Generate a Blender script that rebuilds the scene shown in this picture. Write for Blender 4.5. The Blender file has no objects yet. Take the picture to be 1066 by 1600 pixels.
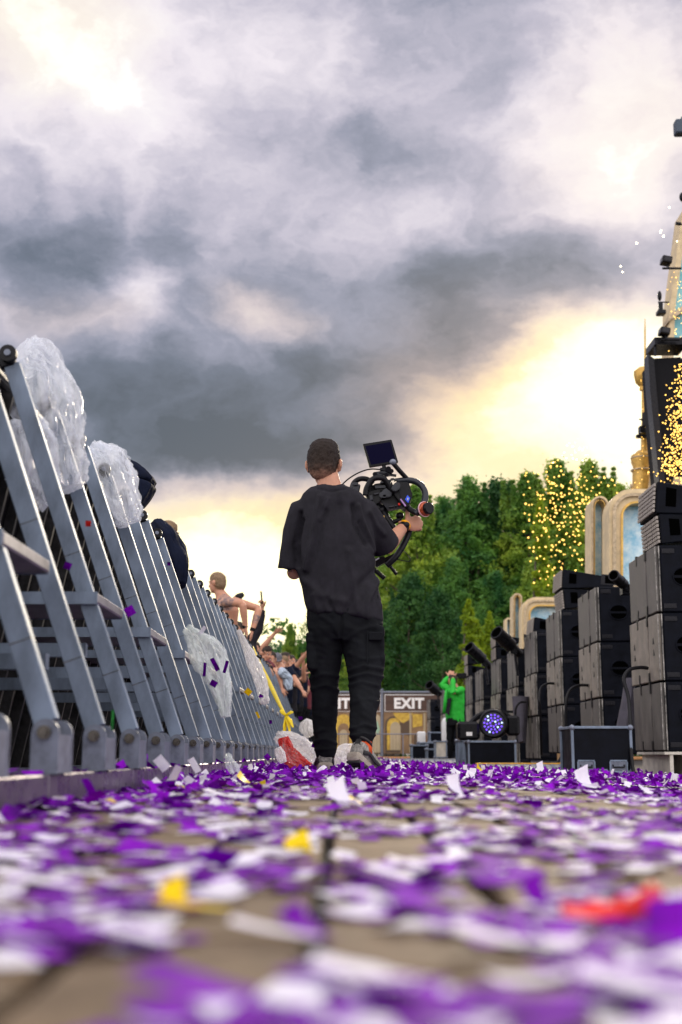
import bpy, bmesh, math, random
import numpy as np
from mathutils import Vector, Matrix, noise as mn
random.seed(7); rng = np.random.default_rng(7)
S = bpy.context.scene
COL = S.collection
R = math.radians
# ------------------------------------------------------------------ camera
PITCH = math.atan(378/2000); CP, SP = math.cos(PITCH), math.sin(PITCH)
CAMH = .1
cam = bpy.data.cameras.new('camera'); cam.sensor_fit = 'VERTICAL'; cam.sensor_height = 36; cam.lens = 45
cam.clip_start = .05; cam.clip_end = 3000
cam.dof.use_dof = True; cam.dof.focus_distance = 7.0; cam.dof.aperture_fstop = 3.6
co = bpy.data.objects.new('camera', cam); COL.objects.link(co)
co.location = (0, 0, CAMH); co.rotation_euler = (R(90)+PITCH, 0, 0); S.camera = co

def raydir(px, py):
    u = (px-533)/2000; v = (800-py)/2000
    return Vector((u, CP - v*SP, SP + v*CP))
def P(px, py, Y):
    d = raydir(px, py); t = Y/d.y
    return Vector((d.x*t, Y, CAMH + d.z*t))
def PZ(px, py, X):            # point on the ray with given world X
    d = raydir(px, py); t = X/d.x
    return Vector((X, d.y*t, CAMH + d.z*t))

# ------------------------------------------------------------------ world
S.view_settings.view_transform = 'Standard'; S.view_settings.look = 'None'
S.view_settings.exposure = 0.35; S.view_settings.gamma = 1
SUND = raydir(930, 560).normalized()
W = bpy.data.worlds.new('World'); S.world = W; W.use_nodes = True
nt = W.node_tree; nt.nodes.clear()
def N(t, **k):
    n = nt.nodes.new(t)
    for a, b in k.items(): setattr(n, a, b)
    return n
def L(a, b): nt.links.new(a, b)
def MATH(op, a, b=None, c=None, clamp=False):
    n = N('ShaderNodeMath', operation=op); n.use_clamp = clamp
    for i, s in enumerate((a, b, c)):
        if s is None: continue
        if isinstance(s, (int, float)): n.inputs[i].default_value = s
        else: L(s, n.inputs[i])
    return n.outputs[0]
def VM(op, a, b=None):
    n = N('ShaderNodeVectorMath', operation=op)
    for i, s in enumerate((a, b)):
        if s is None: continue
        if isinstance(s, (tuple, list, Vector)): n.inputs[i].default_value = tuple(s)
        else: L(s, n.inputs[i])
    return n.outputs['Value'] if op in ('LENGTH', 'DOT_PRODUCT') else n.outputs['Vector']
tc = N('ShaderNodeTexCoord').outputs['Generated']
def NOISE(vec, scale, detail=6, rough=.55, dist=0):
    n = N('ShaderNodeTexNoise'); n.inputs['Scale'].default_value = scale; n.inputs['Detail'].default_value = detail
    n.inputs['Roughness'].default_value = rough; n.inputs['Distortion'].default_value = dist
    L(vec, n.inputs['Vector']); return n.outputs['Fac'], n.outputs['Color']
# clouds: everything works on the direction vector of the sky
strv = VM('MULTIPLY', tc, (1, 1, 1.7))
_, wc = NOISE(strv, 5.0, 7, .6)
warp = VM('MULTIPLY', VM('SUBTRACT', wc, (.5, .5, .5)), (.17, .17, .10))
wd = VM('ADD', tc, warp)
_, wc2 = NOISE(strv, 22.0, 5, .6)
wd = VM('ADD', wd, VM('MULTIPLY', VM('SUBTRACT', wc2, (.5, .5, .5)), (.02, .02, .016)))
n1, _ = NOISE(VM('ADD', VM('MULTIPLY', wd, (1, 1, 1.5)), (3.1, 1.7, .4)), 3.4, 9, .60)
n2, _ = NOISE(VM('ADD', VM('MULTIPLY', wd, (1, 1, 1.35)), (7.1, 2.7, 5.4)), 9.0, 7, .55)
bil = MATH('SUBTRACT', .16, MATH('ABSOLUTE', MATH('SUBTRACT', n2, .5)))      # rounded puffs with dark creases
lum = MATH('ADD', MATH('MULTIPLY', MATH('SUBTRACT', n1, .5), .54), MATH('MULTIPLY', bil, 1.0))
lum = MATH('ADD', lum, .40)
def BLOB(px, py, rx, ry, amp, acc):
    c = raydir(px, py).normalized()
    v = VM('MULTIPLY', VM('SUBTRACT', wd, tuple(c)), (2000/rx, 2000/rx*.6, 2000/ry))
    m = N('ShaderNodeMapRange', interpolation_type='SMOOTHERSTEP')
    L(VM('LENGTH', v), m.inputs[0])
    m.inputs[1].default_value = 1.0; m.inputs[2].default_value = 0.0
    m.inputs[3].default_value = 0.0; m.inputs[4].default_value = amp
    return MATH('ADD', acc, m.outputs[0])
for b in [(60, -30, 520, 260, .42), (250, 150, 330, 170, .24), (620, 360, 260, 110, .02), (120, 280, 260, 70, .04), (500, 260, 420, 130, .06), (520, 90, 220, 120, .16), (700, 40, 200, 170, -.06), (980, 170, 260, 280, .45),
          (880, 370, 230, 90, -.10), (60, 370, 360, 120, -.28), (600, 235, 220, 80, -.13), (400, 330, 160, 60, .02), (640, 315, 220, 50, .10),
          (200, 455, 110, 60, .22), (430, 500, 110, 70, .11), (570, 440, 330, 90, -.16), (300, 360, 200, 110, .08), (790, 440, 260, 110, -.20), (640, 550, 330, 110, -.26),
          (280, 640, 640, 150, -.43), (400, 712, 430, 62, -.32), (40, 570, 260, 100, -.10), (640, 680, 240, 70, -.12),
          (965, 600, 260, 190, 1.0), (800, 690, 170, 95, .34), (680, 750, 240, 40, .22),
          (300, 905, 780, 168, 1.1), (600, 900, 420, 150, .5), (1000, 800, 260, 200, .5)]:
    lum = BLOB(*b, lum)
sepd = N('ShaderNodeSeparateXYZ'); L(tc, sepd.inputs[0])
mb = N('ShaderNodeMapRange', interpolation_type='SMOOTHSTEP'); L(sepd.outputs['Y'], mb.inputs[0])
mb.inputs[1].default_value = .72; mb.inputs[2].default_value = -.25; mb.inputs[3].default_value = 0; mb.inputs[4].default_value = 1
lum = MATH('ADD', lum, MATH('MULTIPLY', mb.outputs[0], .42))       # sky brightened overhead and behind the camera, added as fill for the foreground
warm = MATH('ADD', 0.0, 0.0)
for b in [(900, 620, 480, 260, .95), (330, 900, 720, 230, 1.1), (430, 500, 150, 70, .28), (80, 480, 200, 60, .2), (640, 620, 200, 120, .3), (700, 860, 500, 260, .7), (60, 20, 300, 160, .28), (1000, 180, 260, 260, .18)]:
    warm = BLOB(*b, warm)
rampn = N('ShaderNodeValToRGB'); L(lum, rampn.inputs[0]); cr = rampn.color_ramp
cr.elements[0].position = 0.0; cr.elements[0].color = (.085, .105, .135, 1)
cr.elements[1].position = 1.0; cr.elements[1].color = (1.0, .96, .95, 1)
for p, c in [(.2, (.152, .178, .235)), (.38, (.298, .312, .40)), (.55, (.53, .505, .60)), (.75, (.84, .78, .84))]:
    e = cr.elements.new(p); e.color = (*c, 1)
wr = N('ShaderNodeValToRGB'); L(lum, wr.inputs[0]); cr = wr.color_ramp
cr.elements[0].position = .05; cr.elements[0].color = (.18, .17, .19, 1)
cr.elements[1].position = 1.0; cr.elements[1].color = (1.0, .89, .53, 1)
for p, c in [(.3, (.42, .34, .32)), (.55, (.80, .60, .42)), (.8, (1.0, .80, .42))]:
    e = cr.elements.new(p); e.color = (*c, 1)
mx = N('ShaderNodeMix', data_type='RGBA'); L(MATH('MULTIPLY', warm, 1.0, clamp=True), mx.inputs['Factor'])
L(rampn.outputs[0], mx.inputs['A']); L(wr.outputs[0], mx.inputs['B'])
over = MATH('ADD', 1.0, MATH('MULTIPLY', MATH('MAXIMUM', MATH('SUBTRACT', lum, .9), 0.0), 1.6))
over = MATH('MULTIPLY', MATH('MINIMUM', over, 1.8), MATH('ADD', 1.0, MATH('MULTIPLY', mb.outputs[0], .85)))
sc1 = VM('SCALE', mx.outputs['Result']); L(over, sc1.node.inputs['Scale'])
sky = N('ShaderNodeTexSky', sky_type='NISHITA'); sky.sun_disc = False
sky.sun_elevation = math.asin(SUND.z); sky.sun_rotation = math.atan2(SUND.x, SUND.y)
bgs = N('ShaderNodeBackground'); L(sky.outputs[0], bgs.inputs[0]); bgs.inputs[1].default_value = .05
bgc = N('ShaderNodeBackground'); L(sc1, bgc.inputs[0]); bgc.inputs[1].default_value = .86
ms = N('ShaderNodeMixShader'); ms.inputs[0].default_value = .93
L(bgs.outputs[0], ms.inputs[1]); L(bgc.outputs[0], ms.inputs[2])
wo = N('ShaderNodeOutputWorld'); L(ms.outputs[0], wo.inputs[0])
sl = bpy.data.lights.new('sun', 'SUN'); sl.energy = 1.7; sl.angle = R(10); sl.color = (1, .86, .66)
so = bpy.data.objects.new('sun', sl); COL.objects.link(so)
so.rotation_euler = SUND.to_track_quat('Z', 'Y').to_euler()

# ------------------------------------------------------------------ materials
def mat(name, col, rough=.6, metal=0, var=0, vscale=8, bump=0, bscale=60, col2=None, emit=None, es=0, spec=.35, trans=0, alpha=1, coords='Object', stretch=None, dirt=None):
    m = bpy.data.materials.new(name); m.use_nodes = True; t = m.node_tree
    b = t.nodes['Principled BSDF']; b.inputs['Roughness'].default_value = rough; b.inputs['Metallic'].default_value = metal
    b.inputs['Base Color'].default_value = (*col, 1); b.inputs['Specular IOR Level'].default_value = spec
    b.inputs['Alpha'].default_value = alpha
    if trans: b.inputs['Transmission Weight'].default_value = trans
    if emit: b.inputs['Emission Color'].default_value = (*emit, 1); b.inputs['Emission Strength'].default_value = es
    tcn = t.nodes.new('ShaderNodeTexCoord'); src = tcn.outputs[coords]
    if stretch:
        mp = t.nodes.new('ShaderNodeMapping'); mp.inputs['Scale'].default_value = stretch
        t.links.new(src, mp.inputs[0]); src = mp.outputs[0]
    if var or col2:
        n = t.nodes.new('ShaderNodeTexNoise'); n.inputs['Scale'].default_value = vscale; n.inputs['Detail'].default_value = 6
        n.inputs['Roughness'].default_value = .65
        t.links.new(src, n.inputs['Vector'])
        r = t.nodes.new('ShaderNodeValToRGB'); t.links.new(n.outputs['Fac'], r.inputs[0])
        c2 = col2 or tuple(min(1, c*(1+var)) for c in col); c1 = col if col2 else tuple(c*(1-var) for c in col)
        r.color_ramp.elements[0].position = .35; r.color_ramp.elements[0].color = (*c1, 1)
        r.color_ramp.elements[1].position = .65; r.color_ramp.elements[1].color = (*c2, 1)
        t.links.new(r.outputs[0], b.inputs['Base Color'])
        rr = t.nodes.new('ShaderNodeMapRange'); t.links.new(n.outputs['Fac'], rr.inputs[0])
        rr.inputs[1].default_value = .3; rr.inputs[2].default_value = .7
        rr.inputs[3].default_value = max(0, rough-.1); rr.inputs[4].default_value = min(1, rough+.12)
        t.links.new(rr.outputs[0], b.inputs['Roughness'])
    if bump:
        n = t.nodes.new('ShaderNodeTexNoise'); n.inputs['Scale'].default_value = bscale; n.inputs['Detail'].default_value = 4
        t.links.new(src, n.inputs['Vector'])
        bp = t.nodes.new('ShaderNodeBump'); bp.inputs['Strength'].default_value = bump; bp.inputs['Distance'].default_value = .01
        t.links.new(n.outputs['Fac'], bp.inputs['Height']); t.links.new(bp.outputs[0], b.inputs['Normal'])
    return m
def rand_tint(m, amt=.15):
    """small per-object brightness change"""
    t = m.node_tree; b = t.nodes['Principled BSDF']; inp = b.inputs['Base Color']
    oi = t.nodes.new('ShaderNodeObjectInfo'); mr = t.nodes.new('ShaderNodeMapRange')
    t.links.new(oi.outputs['Random'], mr.inputs[0]); mr.inputs[3].default_value = 1-amt; mr.inputs[4].default_value = 1+amt
    hs = t.nodes.new('ShaderNodeHueSaturation'); t.links.new(mr.outputs[0], hs.inputs['Value'])
    if inp.links: t.links.new(inp.links[0].from_socket, hs.inputs['Color'])
    else: hs.inputs['Color'].default_value = inp.default_value
    t.links.new(hs.outputs[0], inp); return m
M = {}
M['ground'] = mat('ground', (.028, .022, .018), .8, var=.3, vscale=3, bump=.3, bscale=90)
M['far_ground'] = mat('far_ground', (.10, .08, .055), .9, var=.3, vscale=2)
M['paver'] = rand_tint(mat('paver', (.095, .065, .040), .75, col2=(.20, .145, .095), vscale=22, bump=.25, bscale=180, coords='Object', spec=.18), .18)
M['alu'] = mat('aluminium', (.175, .22, .29), .55, .25, var=.3, vscale=9, bump=.04, bscale=120, stretch=(1, 1, .4))
M['alu_dull'] = mat('galvanised', (.16, .18, .23), .5, .3, var=.25, vscale=30, bump=.06, bscale=200)
M['plate'] = mat('step_plate', (.30, .29, .30), .5, .5, var=.3, vscale=14)
M['darksteel'] = mat('dark_steel', (.006, .006, .008), .6, var=.3, vscale=20, spec=.1)
M['rubber'] = mat('black_rubber', (.007, .007, .009), .42, var=.2, vscale=15, spec=.2)
M['bolt'] = mat('bolt_steel', (.10, .09, .08), .3, .9, var=.4, vscale=60)
M['brass'] = mat('worn_brass', (.45, .33, .18), .4, .7, var=.2, vscale=30)
M['sub'] = mat('black_cabinet', (.005, .006, .010), .5, var=.35, vscale=7, bump=.12, bscale=300, spec=.06)
M['grille'] = mat('dusty_grille', (.07, .065, .06), .5, .1, col2=(.15, .138, .125), vscale=9, bump=.25, bscale=260, stretch=(1, 1, .35))
M['grille_light'] = mat('light_grille', (.14, .125, .105), .5, .05, col2=(.29, .255, .215), vscale=5, bump=.2, bscale=260)
M['mesh_grille'] = mat('perforated_grille', (.30, .265, .235), .5, .2)
M['black'] = mat('black_plastic', (.006, .006, .008), .3, var=.2, vscale=20, spec=.16)
M['blackm'] = mat('black_metal', (.010, .010, .013), .3, .3, var=.2, vscale=20, spec=.2)
M['screen'] = mat('screen_glass', (.004, .004, .008), .08)
M['screen_on'] = mat('dim_screen', (.002, .002, .006), .3, emit=(.003, .002, .02), es=.5, spec=.02)
M['case_black'] = mat('case_laminate', (.004, .005, .009), .4, var=.3, vscale=9, spec=.08)
M['shirt'] = mat('washed_black_cotton', (.021, .020, .025), .88, var=.25, vscale=14, bump=.25, bscale=420, spec=.12)
M['pants'] = mat('black_twill', (.009, .010, .012), .85, var=.3, vscale=11, bump=.3, bscale=380, spec=.1)
M['skin'] = mat('skin', (.50, .25, .16), .5, var=.10, vscale=12, bump=.06, bscale=150)
M['skin'].node_tree.nodes['Principled BSDF'].inputs['Subsurface Weight'].default_value = .12
M['skin'].node_tree.nodes['Principled BSDF'].inputs['Subsurface Radius'].default_value = (.02, .008, .004)
M['skin2'] = mat('tanned_skin', (.42, .21, .13), .5, var=.12, vscale=10)
M['tattoo'] = mat('inked_skin', (.52, .29, .20), .5, col2=(.10, .09, .11), vscale=22)
M['hair'] = mat('dark_brown_hair', (.028, .018, .012), .55, var=.4, vscale=60, bump=.6, bscale=300)
M['hair2'] = mat('fair_hair', (.20, .13, .07), .6, var=.3, vscale=70, bump=.5, bscale=200)
M['navy'] = mat('navy_fabric', (.005, .008, .022), .8, var=.3, vscale=12, bump=.3, bscale=250, spec=.12)
M['green'] = mat('bright_green_jacket', (.015, .42, .03), .6, var=.2, vscale=9)
M['orange'] = mat('orange_sock', (.75, .10, .02), .8)
M['yellow'] = mat('yellow_plastic', (.80, .60, .01), .45, var=.1, vscale=20)
M['redpl'] = mat('red_film', (.75, .03, .02), .35, var=.15, vscale=12)
M['white'] = mat('white_plastic', (.72, .72, .72), .4, var=.06, vscale=8)
M['shoe'] = mat('grey_knit', (.12, .115, .105), .75, col2=(.36, .345, .31), vscale=70, bump=.4, bscale=260)
M['shoe_d'] = mat('dark_overlay', (.02, .02, .02), .5, var=.4, vscale=60)
M['sole'] = mat('scuffed_sole', (.27, .23, .18), .6, col2=(.42, .38, .31), vscale=40, bump=.3, bscale=120)
M['cream'] = mat('cream_plaster', (.62, .49, .29), .5, var=.18, vscale=5, bump=.25, bscale=40)
M['creamd'] = mat('carved_trim', (.50, .39, .25), .55, var=.4, vscale=18, bump=.6, bscale=60)
M['gold'] = mat('gold_paint', (.62, .38, .09), .4, .3, var=.25, vscale=14)
M['blueglass'] = mat('blue_stained_panel', (.22, .52, .74), .12, col2=(.70, .86, .93), vscale=6)
M['tealglass'] = mat('teal_stained_panel', (.12, .48, .58), .15, col2=(.35, .68, .72), vscale=3)
M['hairtip'] = mat('brown_hair_tips', (.055, .034, .02), .5)
def fade():
    m = mat('cropped_hair_fade', (.03, .02, .014), .6, bump=.6, bscale=300, spec=.2); t = m.node_tree; b = t.nodes['Principled BSDF']
    tc_ = t.nodes.new('ShaderNodeTexCoord'); sp = t.nodes.new('ShaderNodeSeparateXYZ'); t.links.new(tc_.outputs['Object'], sp.inputs[0])
    nz = t.nodes.new('ShaderNodeTexNoise'); nz.inputs['Scale'].default_value = 40; t.links.new(tc_.outputs['Object'], nz.inputs['Vector'])
    ad = t.nodes.new('ShaderNodeMath'); ad.operation = 'MULTIPLY_ADD'; t.links.new(nz.outputs['Fac'], ad.inputs[0]); ad.inputs[1].default_value = .06; t.links.new(sp.outputs['Z'], ad.inputs[2])
    mr = t.nodes.new('ShaderNodeMapRange'); t.links.new(ad.outputs[0], mr.inputs[0]); mr.inputs[1].default_value = 1.61; mr.inputs[2].default_value = 1.76
    r = t.nodes.new('ShaderNodeValToRGB'); t.links.new(mr.outputs[0], r.inputs[0]); r.color_ramp.elements[0].color = (.33, .18, .12, 1); r.color_ramp.elements[1].color = (.019, .012, .009, 1)
    e = r.color_ramp.elements.new(.5); e.color = (.030, .019, .014, 1); e = r.color_ramp.elements.new(.28); e.color = (.07, .04, .028, 1)
    t.links.new(r.outputs[0], b.inputs['Base Color']); return m
M['hairfade'] = fade()
M['beam'] = mat('beam_metal', (.15, .13, .16), .3, .7, var=.35, vscale=14)
M['worn'] = mat('worn_edge', (.02, .02, .02), .5, col2=(.40, .38, .35), vscale=16)
M['bark'] = mat('bark', (.10, .08, .06), .9, var=.35, vscale=6, bump=.5, bscale=30, stretch=(1, 1, .2))
M['greenp'] = mat('green_tissue', (.08, .6, .12), .4)
M['capgrey'] = mat('cap_cloth', (.11, .11, .13), .8, var=.2, vscale=20)
M['greyclamp'] = mat('grey_anodised', (.028, .030, .036), .35, .4, var=.3, vscale=30)
M['ringm'] = mat('ring_tube', (.022, .025, .032), .28, .2)
M['signgrey'] = mat('pale_grey_print', (.45, .46, .52), .5)
M['lilac'] = mat('lilac_print', (.35, .20, .45), .5)
M['pinkrim'] = mat('pink_rim', (.75, .48, .50), .3)
M['copper'] = mat('copper_glass', (.42, .09, .04), .12, .4)
M['wristorange'] = mat('orange_wristband', (.85, .38, .01), .5)
M['palebark'] = mat('pale_bark', (.20, .18, .15), .85, var=.35, vscale=8)
M['hazardsoil'] = mat('orange_mat', (.40, .20, .08), .8, var=.2, vscale=5)
M['greybox'] = mat('blue_grey_box', (.05, .07, .10), .5)
M['jersey'] = mat('light_blue_cloth', (.42, .50, .60), .8, var=.15, vscale=15)
M['maroon'] = mat('dark_red_cloth', (.12, .02, .03), .8)
M['greycloth'] = mat('grey_cover_cloth', (.075, .07, .09), .75, var=.25, vscale=8, bump=.2, bscale=120)
M['wood'] = mat('raw_timber', (.45, .27, .12), .7, var=.3, vscale=20, stretch=(1, 1, .2))
M['paleboard'] = mat('pale_pallet_wood', (.55, .52, .45), .7, var=.2, vscale=10)
M['brownsign'] = mat('brown_sign', (0.058, 0.031, 0.024), .5, col2=(0.095, 0.054, 0.041), vscale=3, stretch=(1, 1, 3))
M['signwhite'] = mat('sign_white', (.78, .78, .78), .5)
M['goldfill'] = mat('printed_gold', (.36, .22, .03), .5, col2=(.62, .44, .07), vscale=9)
M['tanprint'] = mat('printed_tan', (.16, .095, .05), .5, col2=(.28, .18, .09), vscale=3)
M['paleprint'] = mat('printed_pale', (0.340, 0.286, 0.177), .5, col2=(0.408, 0.340, 0.231), vscale=2)
M['umber'] = mat('printed_umber', (0.088, 0.058, 0.037), .5)
M['mint'] = mat('printed_mint', (0.272, 0.422, 0.306), .5)
M['hazard'] = mat('orange_ramp_lid', (.70, .36, .04), .5, var=.2, vscale=20)
M['tread'] = mat('tread_plate', (.36, .36, .38), .4, .6, var=.2, vscale=30)
def paper(name, c, tr=.35, rough=.35, c2=None):
    m = mat(name, c, rough, col2=c2, vscale=24, spec=.15) if c2 else mat(name, c, rough, spec=.15)
    t = m.node_tree; b = t.nodes['Principled BSDF']; tl = t.nodes.new('ShaderNodeBsdfTranslucent')
    tl.inputs[0].default_value = (*[min(1, x*1.25) for x in c], 1)
    mxs = t.nodes.new('ShaderNodeMixShader'); mxs.inputs[0].default_value = tr
    t.links.new(b.outputs[0], mxs.inputs[1]); t.links.new(tl.outputs[0], mxs.inputs[2])
    t.links.new(mxs.outputs[0], t.nodes['Material Output'].inputs[0]); return m
M['purple'] = paper('purple_tissue', (.075, .0004, .18), .22, .75, (.33, .003, .66))
M['whitep'] = paper('white_tissue', (.80, .77, .90), .3, .65, (.93, .91, .97))
M['yellowp'] = paper('yellow_tissue', (.85, .62, .01), .3)
def film(name, c, a=.5, rough=.18):
    m = bpy.data.materials.new(name); m.use_nodes = True; t = m.node_tree
    b = t.nodes['Principled BSDF']; b.inputs['Base Color'].default_value = (*c, 1); b.inputs['Roughness'].default_value = rough; b.inputs['Specular IOR Level'].default_value = .9
    tl = t.nodes.new('ShaderNodeBsdfTranslucent'); tl.inputs[0].default_value = (*c, 1)
    tr = t.nodes.new('ShaderNodeBsdfTransparent')
    m1 = t.nodes.new('ShaderNodeMixShader'); m1.inputs[0].default_value = .5
    t.links.new(b.outputs[0], m1.inputs[1]); t.links.new(tl.outputs[0], m1.inputs[2])
    m2 = t.nodes.new('ShaderNodeMixShader')
    lw = t.nodes.new('ShaderNodeLayerWeight'); lw.inputs[0].default_value = .45
    nz = t.nodes.new('ShaderNodeTexNoise'); nz.inputs['Scale'].default_value = 14; nz.inputs['Detail'].default_value = 8
    nz.inputs['Distortion'].default_value = .6
    tcn = t.nodes.new('ShaderNodeTexCoord'); mpz = t.nodes.new('ShaderNodeMapping'); mpz.inputs['Scale'].default_value = (1.6, 1.6, .45); t.links.new(tcn.outputs['Object'], mpz.inputs[0]); t.links.new(mpz.outputs[0], nz.inputs['Vector'])
    mr = t.nodes.new('ShaderNodeMapRange'); t.links.new(nz.outputs['Fac'], mr.inputs[0])
    mr.inputs[1].default_value = .35; mr.inputs[2].default_value = .68; mr.inputs[3].default_value = a-.25; mr.inputs[4].default_value = min(1, a+.35)
    ad = t.nodes.new('ShaderNodeMath'); ad.operation = 'MAXIMUM'
    t.links.new(mr.outputs[0], ad.inputs[0]); t.links.new(lw.outputs['Facing'], ad.inputs[1])
    bp = t.nodes.new('ShaderNodeBump'); bp.inputs['Strength'].default_value = .8; bp.inputs['Distance'].default_value = .02
    t.links.new(nz.outputs['Fac'], bp.inputs['Height']); t.links.new(bp.outputs[0], b.inputs['Normal'])
    t.links.new(ad.outputs[0], m2.inputs[0]); t.links.new(tr.outputs[0], m2.inputs[1]); t.links.new(m1.outputs[0], m2.inputs[2])
    t.links.new(m2.outputs[0], t.nodes['Material Output'].inputs[0]); return m
M['film'] = film('clear_poncho_film', (.84, .88, .95), .36, .08)
M['filmg'] = film('milky_green_film', (.84, .89, .87), .42, .1)
M['bagw'] = film('white_bag_film', (.92, .91, .91), .55, .1)
M['bagr'] = film('red_bag_film', (.85, .08, .07), .5, .15)
def leafmat(name, c1, c2):
    m = bpy.data.materials.new(name); m.use_nodes = True; t = m.node_tree
    b = t.nodes['Principled BSDF']; b.inputs['Roughness'].default_value = .5; b.inputs['Specular IOR Level'].default_value = .3
    tcn = t.nodes.new('ShaderNodeTexCoord'); nz = t.nodes.new('ShaderNodeTexNoise'); nz.inputs['Scale'].default_value = .55; nz.inputs['Detail'].default_value = 5
    t.links.new(tcn.outputs['Object'], nz.inputs['Vector'])
    r = t.nodes.new('ShaderNodeValToRGB'); t.links.new(nz.outputs['Fac'], r.inputs[0])
    r.color_ramp.elements[0].position = .38; r.color_ramp.elements[0].color = (*c1, 1)
    r.color_ramp.elements[1].position = .66; r.color_ramp.elements[1].color = (*c2, 1)
    t.links.new(r.outputs[0], b.inputs['Base Color'])
    tl = t.nodes.new('ShaderNodeBsdfTranslucent')
    hs = t.nodes.new('ShaderNodeHueSaturation'); hs.inputs['Value'].default_value = 1.9; hs.inputs['Hue'].default_value = .48
    t.links.new(r.outputs[0], hs.inputs['Color']); t.links.new(hs.outputs[0], tl.inputs[0])
    mxs = t.nodes.new('ShaderNodeMixShader'); mxs.inputs[0].default_value = .42
    t.links.new(b.outputs[0], mxs.inputs[1]); t.links.new(tl.outputs[0], mxs.inputs[2])
    t.links.new(mxs.outputs[0], t.nodes['Material Output'].inputs[0]); return m
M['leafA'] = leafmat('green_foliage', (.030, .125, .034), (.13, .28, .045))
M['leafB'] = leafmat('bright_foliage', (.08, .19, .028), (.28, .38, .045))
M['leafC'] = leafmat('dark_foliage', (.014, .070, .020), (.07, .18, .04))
M['cyp'] = leafmat('lime_conifer', (.13, .22, .012), (.26, .36, .02))
M['spark'] = mat('gold_spark', (1, .7, .2), .5, emit=(1.0, .55, .10), es=2.6)
M['sparkw'] = mat('white_spark', (1, .9, .7), .5, emit=(1.0, .85, .5), es=7)
M['led'] = mat('violet_led', (.2, .1, .8), .4, emit=(.16, .06, 1.0), es=1.0)
M['ledw'] = mat('pale_led', (.6, .7, 1), .4, emit=(.45, .65, 1.0), es=1.2)
M['bluelogo'] = mat('blue_mark', (.02, .09, .8), .4)

# ------------------------------------------------------------------ geometry helpers
def box(bm, c, s, rot=None, bev=0):
    r = bmesh.ops.create_cube(bm, size=1)
    vs = r['verts']
    mt = Matrix.Translation(Vector(c)) @ (rot.to_4x4() if rot is not None else Matrix()) @ Matrix.Diagonal((*s, 1))
    bmesh.ops.transform(bm, matrix=mt, verts=vs)
    if bev:
        es = list({e for v in vs for e in v.link_edges})
        bmesh.ops.bevel(bm, geom=es, offset=bev, segments=1, affect='EDGES', profile=.5)
def rings(bm, rs, cap=True, closed=False):
    """rs: list of lists of points (same length)"""
    vr = [[bm.verts.new(p) for p in r] for r in rs]
    n = len(rs[0]); m = len(vr)
    for i in range(m if closed else m-1):
        a, b = vr[i], vr[(i+1) % m]
        for j in range(n):
            bm.faces.new((a[j], a[(j+1) % n], b[(j+1) % n], b[j]))
    if cap and not closed:
        bm.faces.new(list(reversed(vr[0]))); bm.faces.new(vr[-1])
def tube(bm, pts, rad, seg=8, side=None, closed=False, cap=True):
    """rad: float, list of float or list of (ra, rb); side: preferred first axis"""
    pts = [Vector(p) for p in pts]; n = len(pts)
    if not isinstance(rad, (list,)): rad = [rad]*n
    prev = Vector(side).normalized() if side is not None else None
    rs = []
    for i, p in enumerate(pts):
        if closed: d = pts[(i+1) % n]-pts[i-1]
        else: d = pts[min(i+1, n-1)]-pts[max(i-1, 0)]
        if d.length < 1e-9: d = Vector((0, 0, 1))
        d.normalize()
        if prev is None: prev = d.orthogonal()
        a = prev - d*prev.dot(d)
        if a.length < 1e-6: a = d.orthogonal()
        a.normalize(); b = d.cross(a); prev = a if side is None else prev
        ra, rb = rad[i] if isinstance(rad[i], (tuple, list)) else (rad[i], rad[i])
        rs.append([p + a*ra*math.cos(2*math.pi*k/seg) + b*rb*math.sin(2*math.pi*k/seg) for k in range(seg)])
    rings(bm, rs, cap, closed)
def ell(bm, c, r, rot=None, u=16, v=10):
    q = bmesh.ops.create_uvsphere(bm, u_segments=u, v_segments=v, radius=1)
    bmesh.ops.transform(bm, matrix=Matrix.Translation(Vector(c)) @ (rot.to_4x4() if rot is not None else Matrix()) @ Matrix.Diagonal((*r, 1)), verts=q['verts'])
def cyl(bm, a, b, r, seg=12, r2=None): tube(bm, [a, b], [r, r if r2 is None else r2], seg)
def smooth_path(pts, k=6):
    pts = [Vector(p) for p in pts]; out = []
    for i in range(len(pts)-1):
        p0 = pts[max(i-1, 0)]; p1 = pts[i]; p2 = pts[i+1]; p3 = pts[min(i+2, len(pts)-1)]
        for j in range(k):
            t = j/k
            out.append(.5*((2*p1)+(-p0+p2)*t+(2*p0-5*p1+4*p2-p3)*t*t+(-p0+3*p1-3*p2+p3)*t**3))
    out.append(pts[-1]); return out
def extrude_poly(bm, pts, vec):
    """flat polygon given as 3D points, swept by vec into a solid"""
    a = [bm.verts.new(p) for p in pts]; b = [bm.verts.new(Vector(p)+Vector(vec)) for p in pts]
    bm.faces.new(a); bm.faces.new(list(reversed(b)))
    for i in range(len(a)): j = (i+1) % len(a); bm.faces.new((a[i], b[i], b[j], a[j]))
def finish(bm, name):
    bmesh.ops.recalc_face_normals(bm, faces=bm.faces[:])
    me = bpy.data.meshes.new(name); bm.to_mesh(me); bm.free(); return me
def BM(): return bmesh.new()
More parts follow.
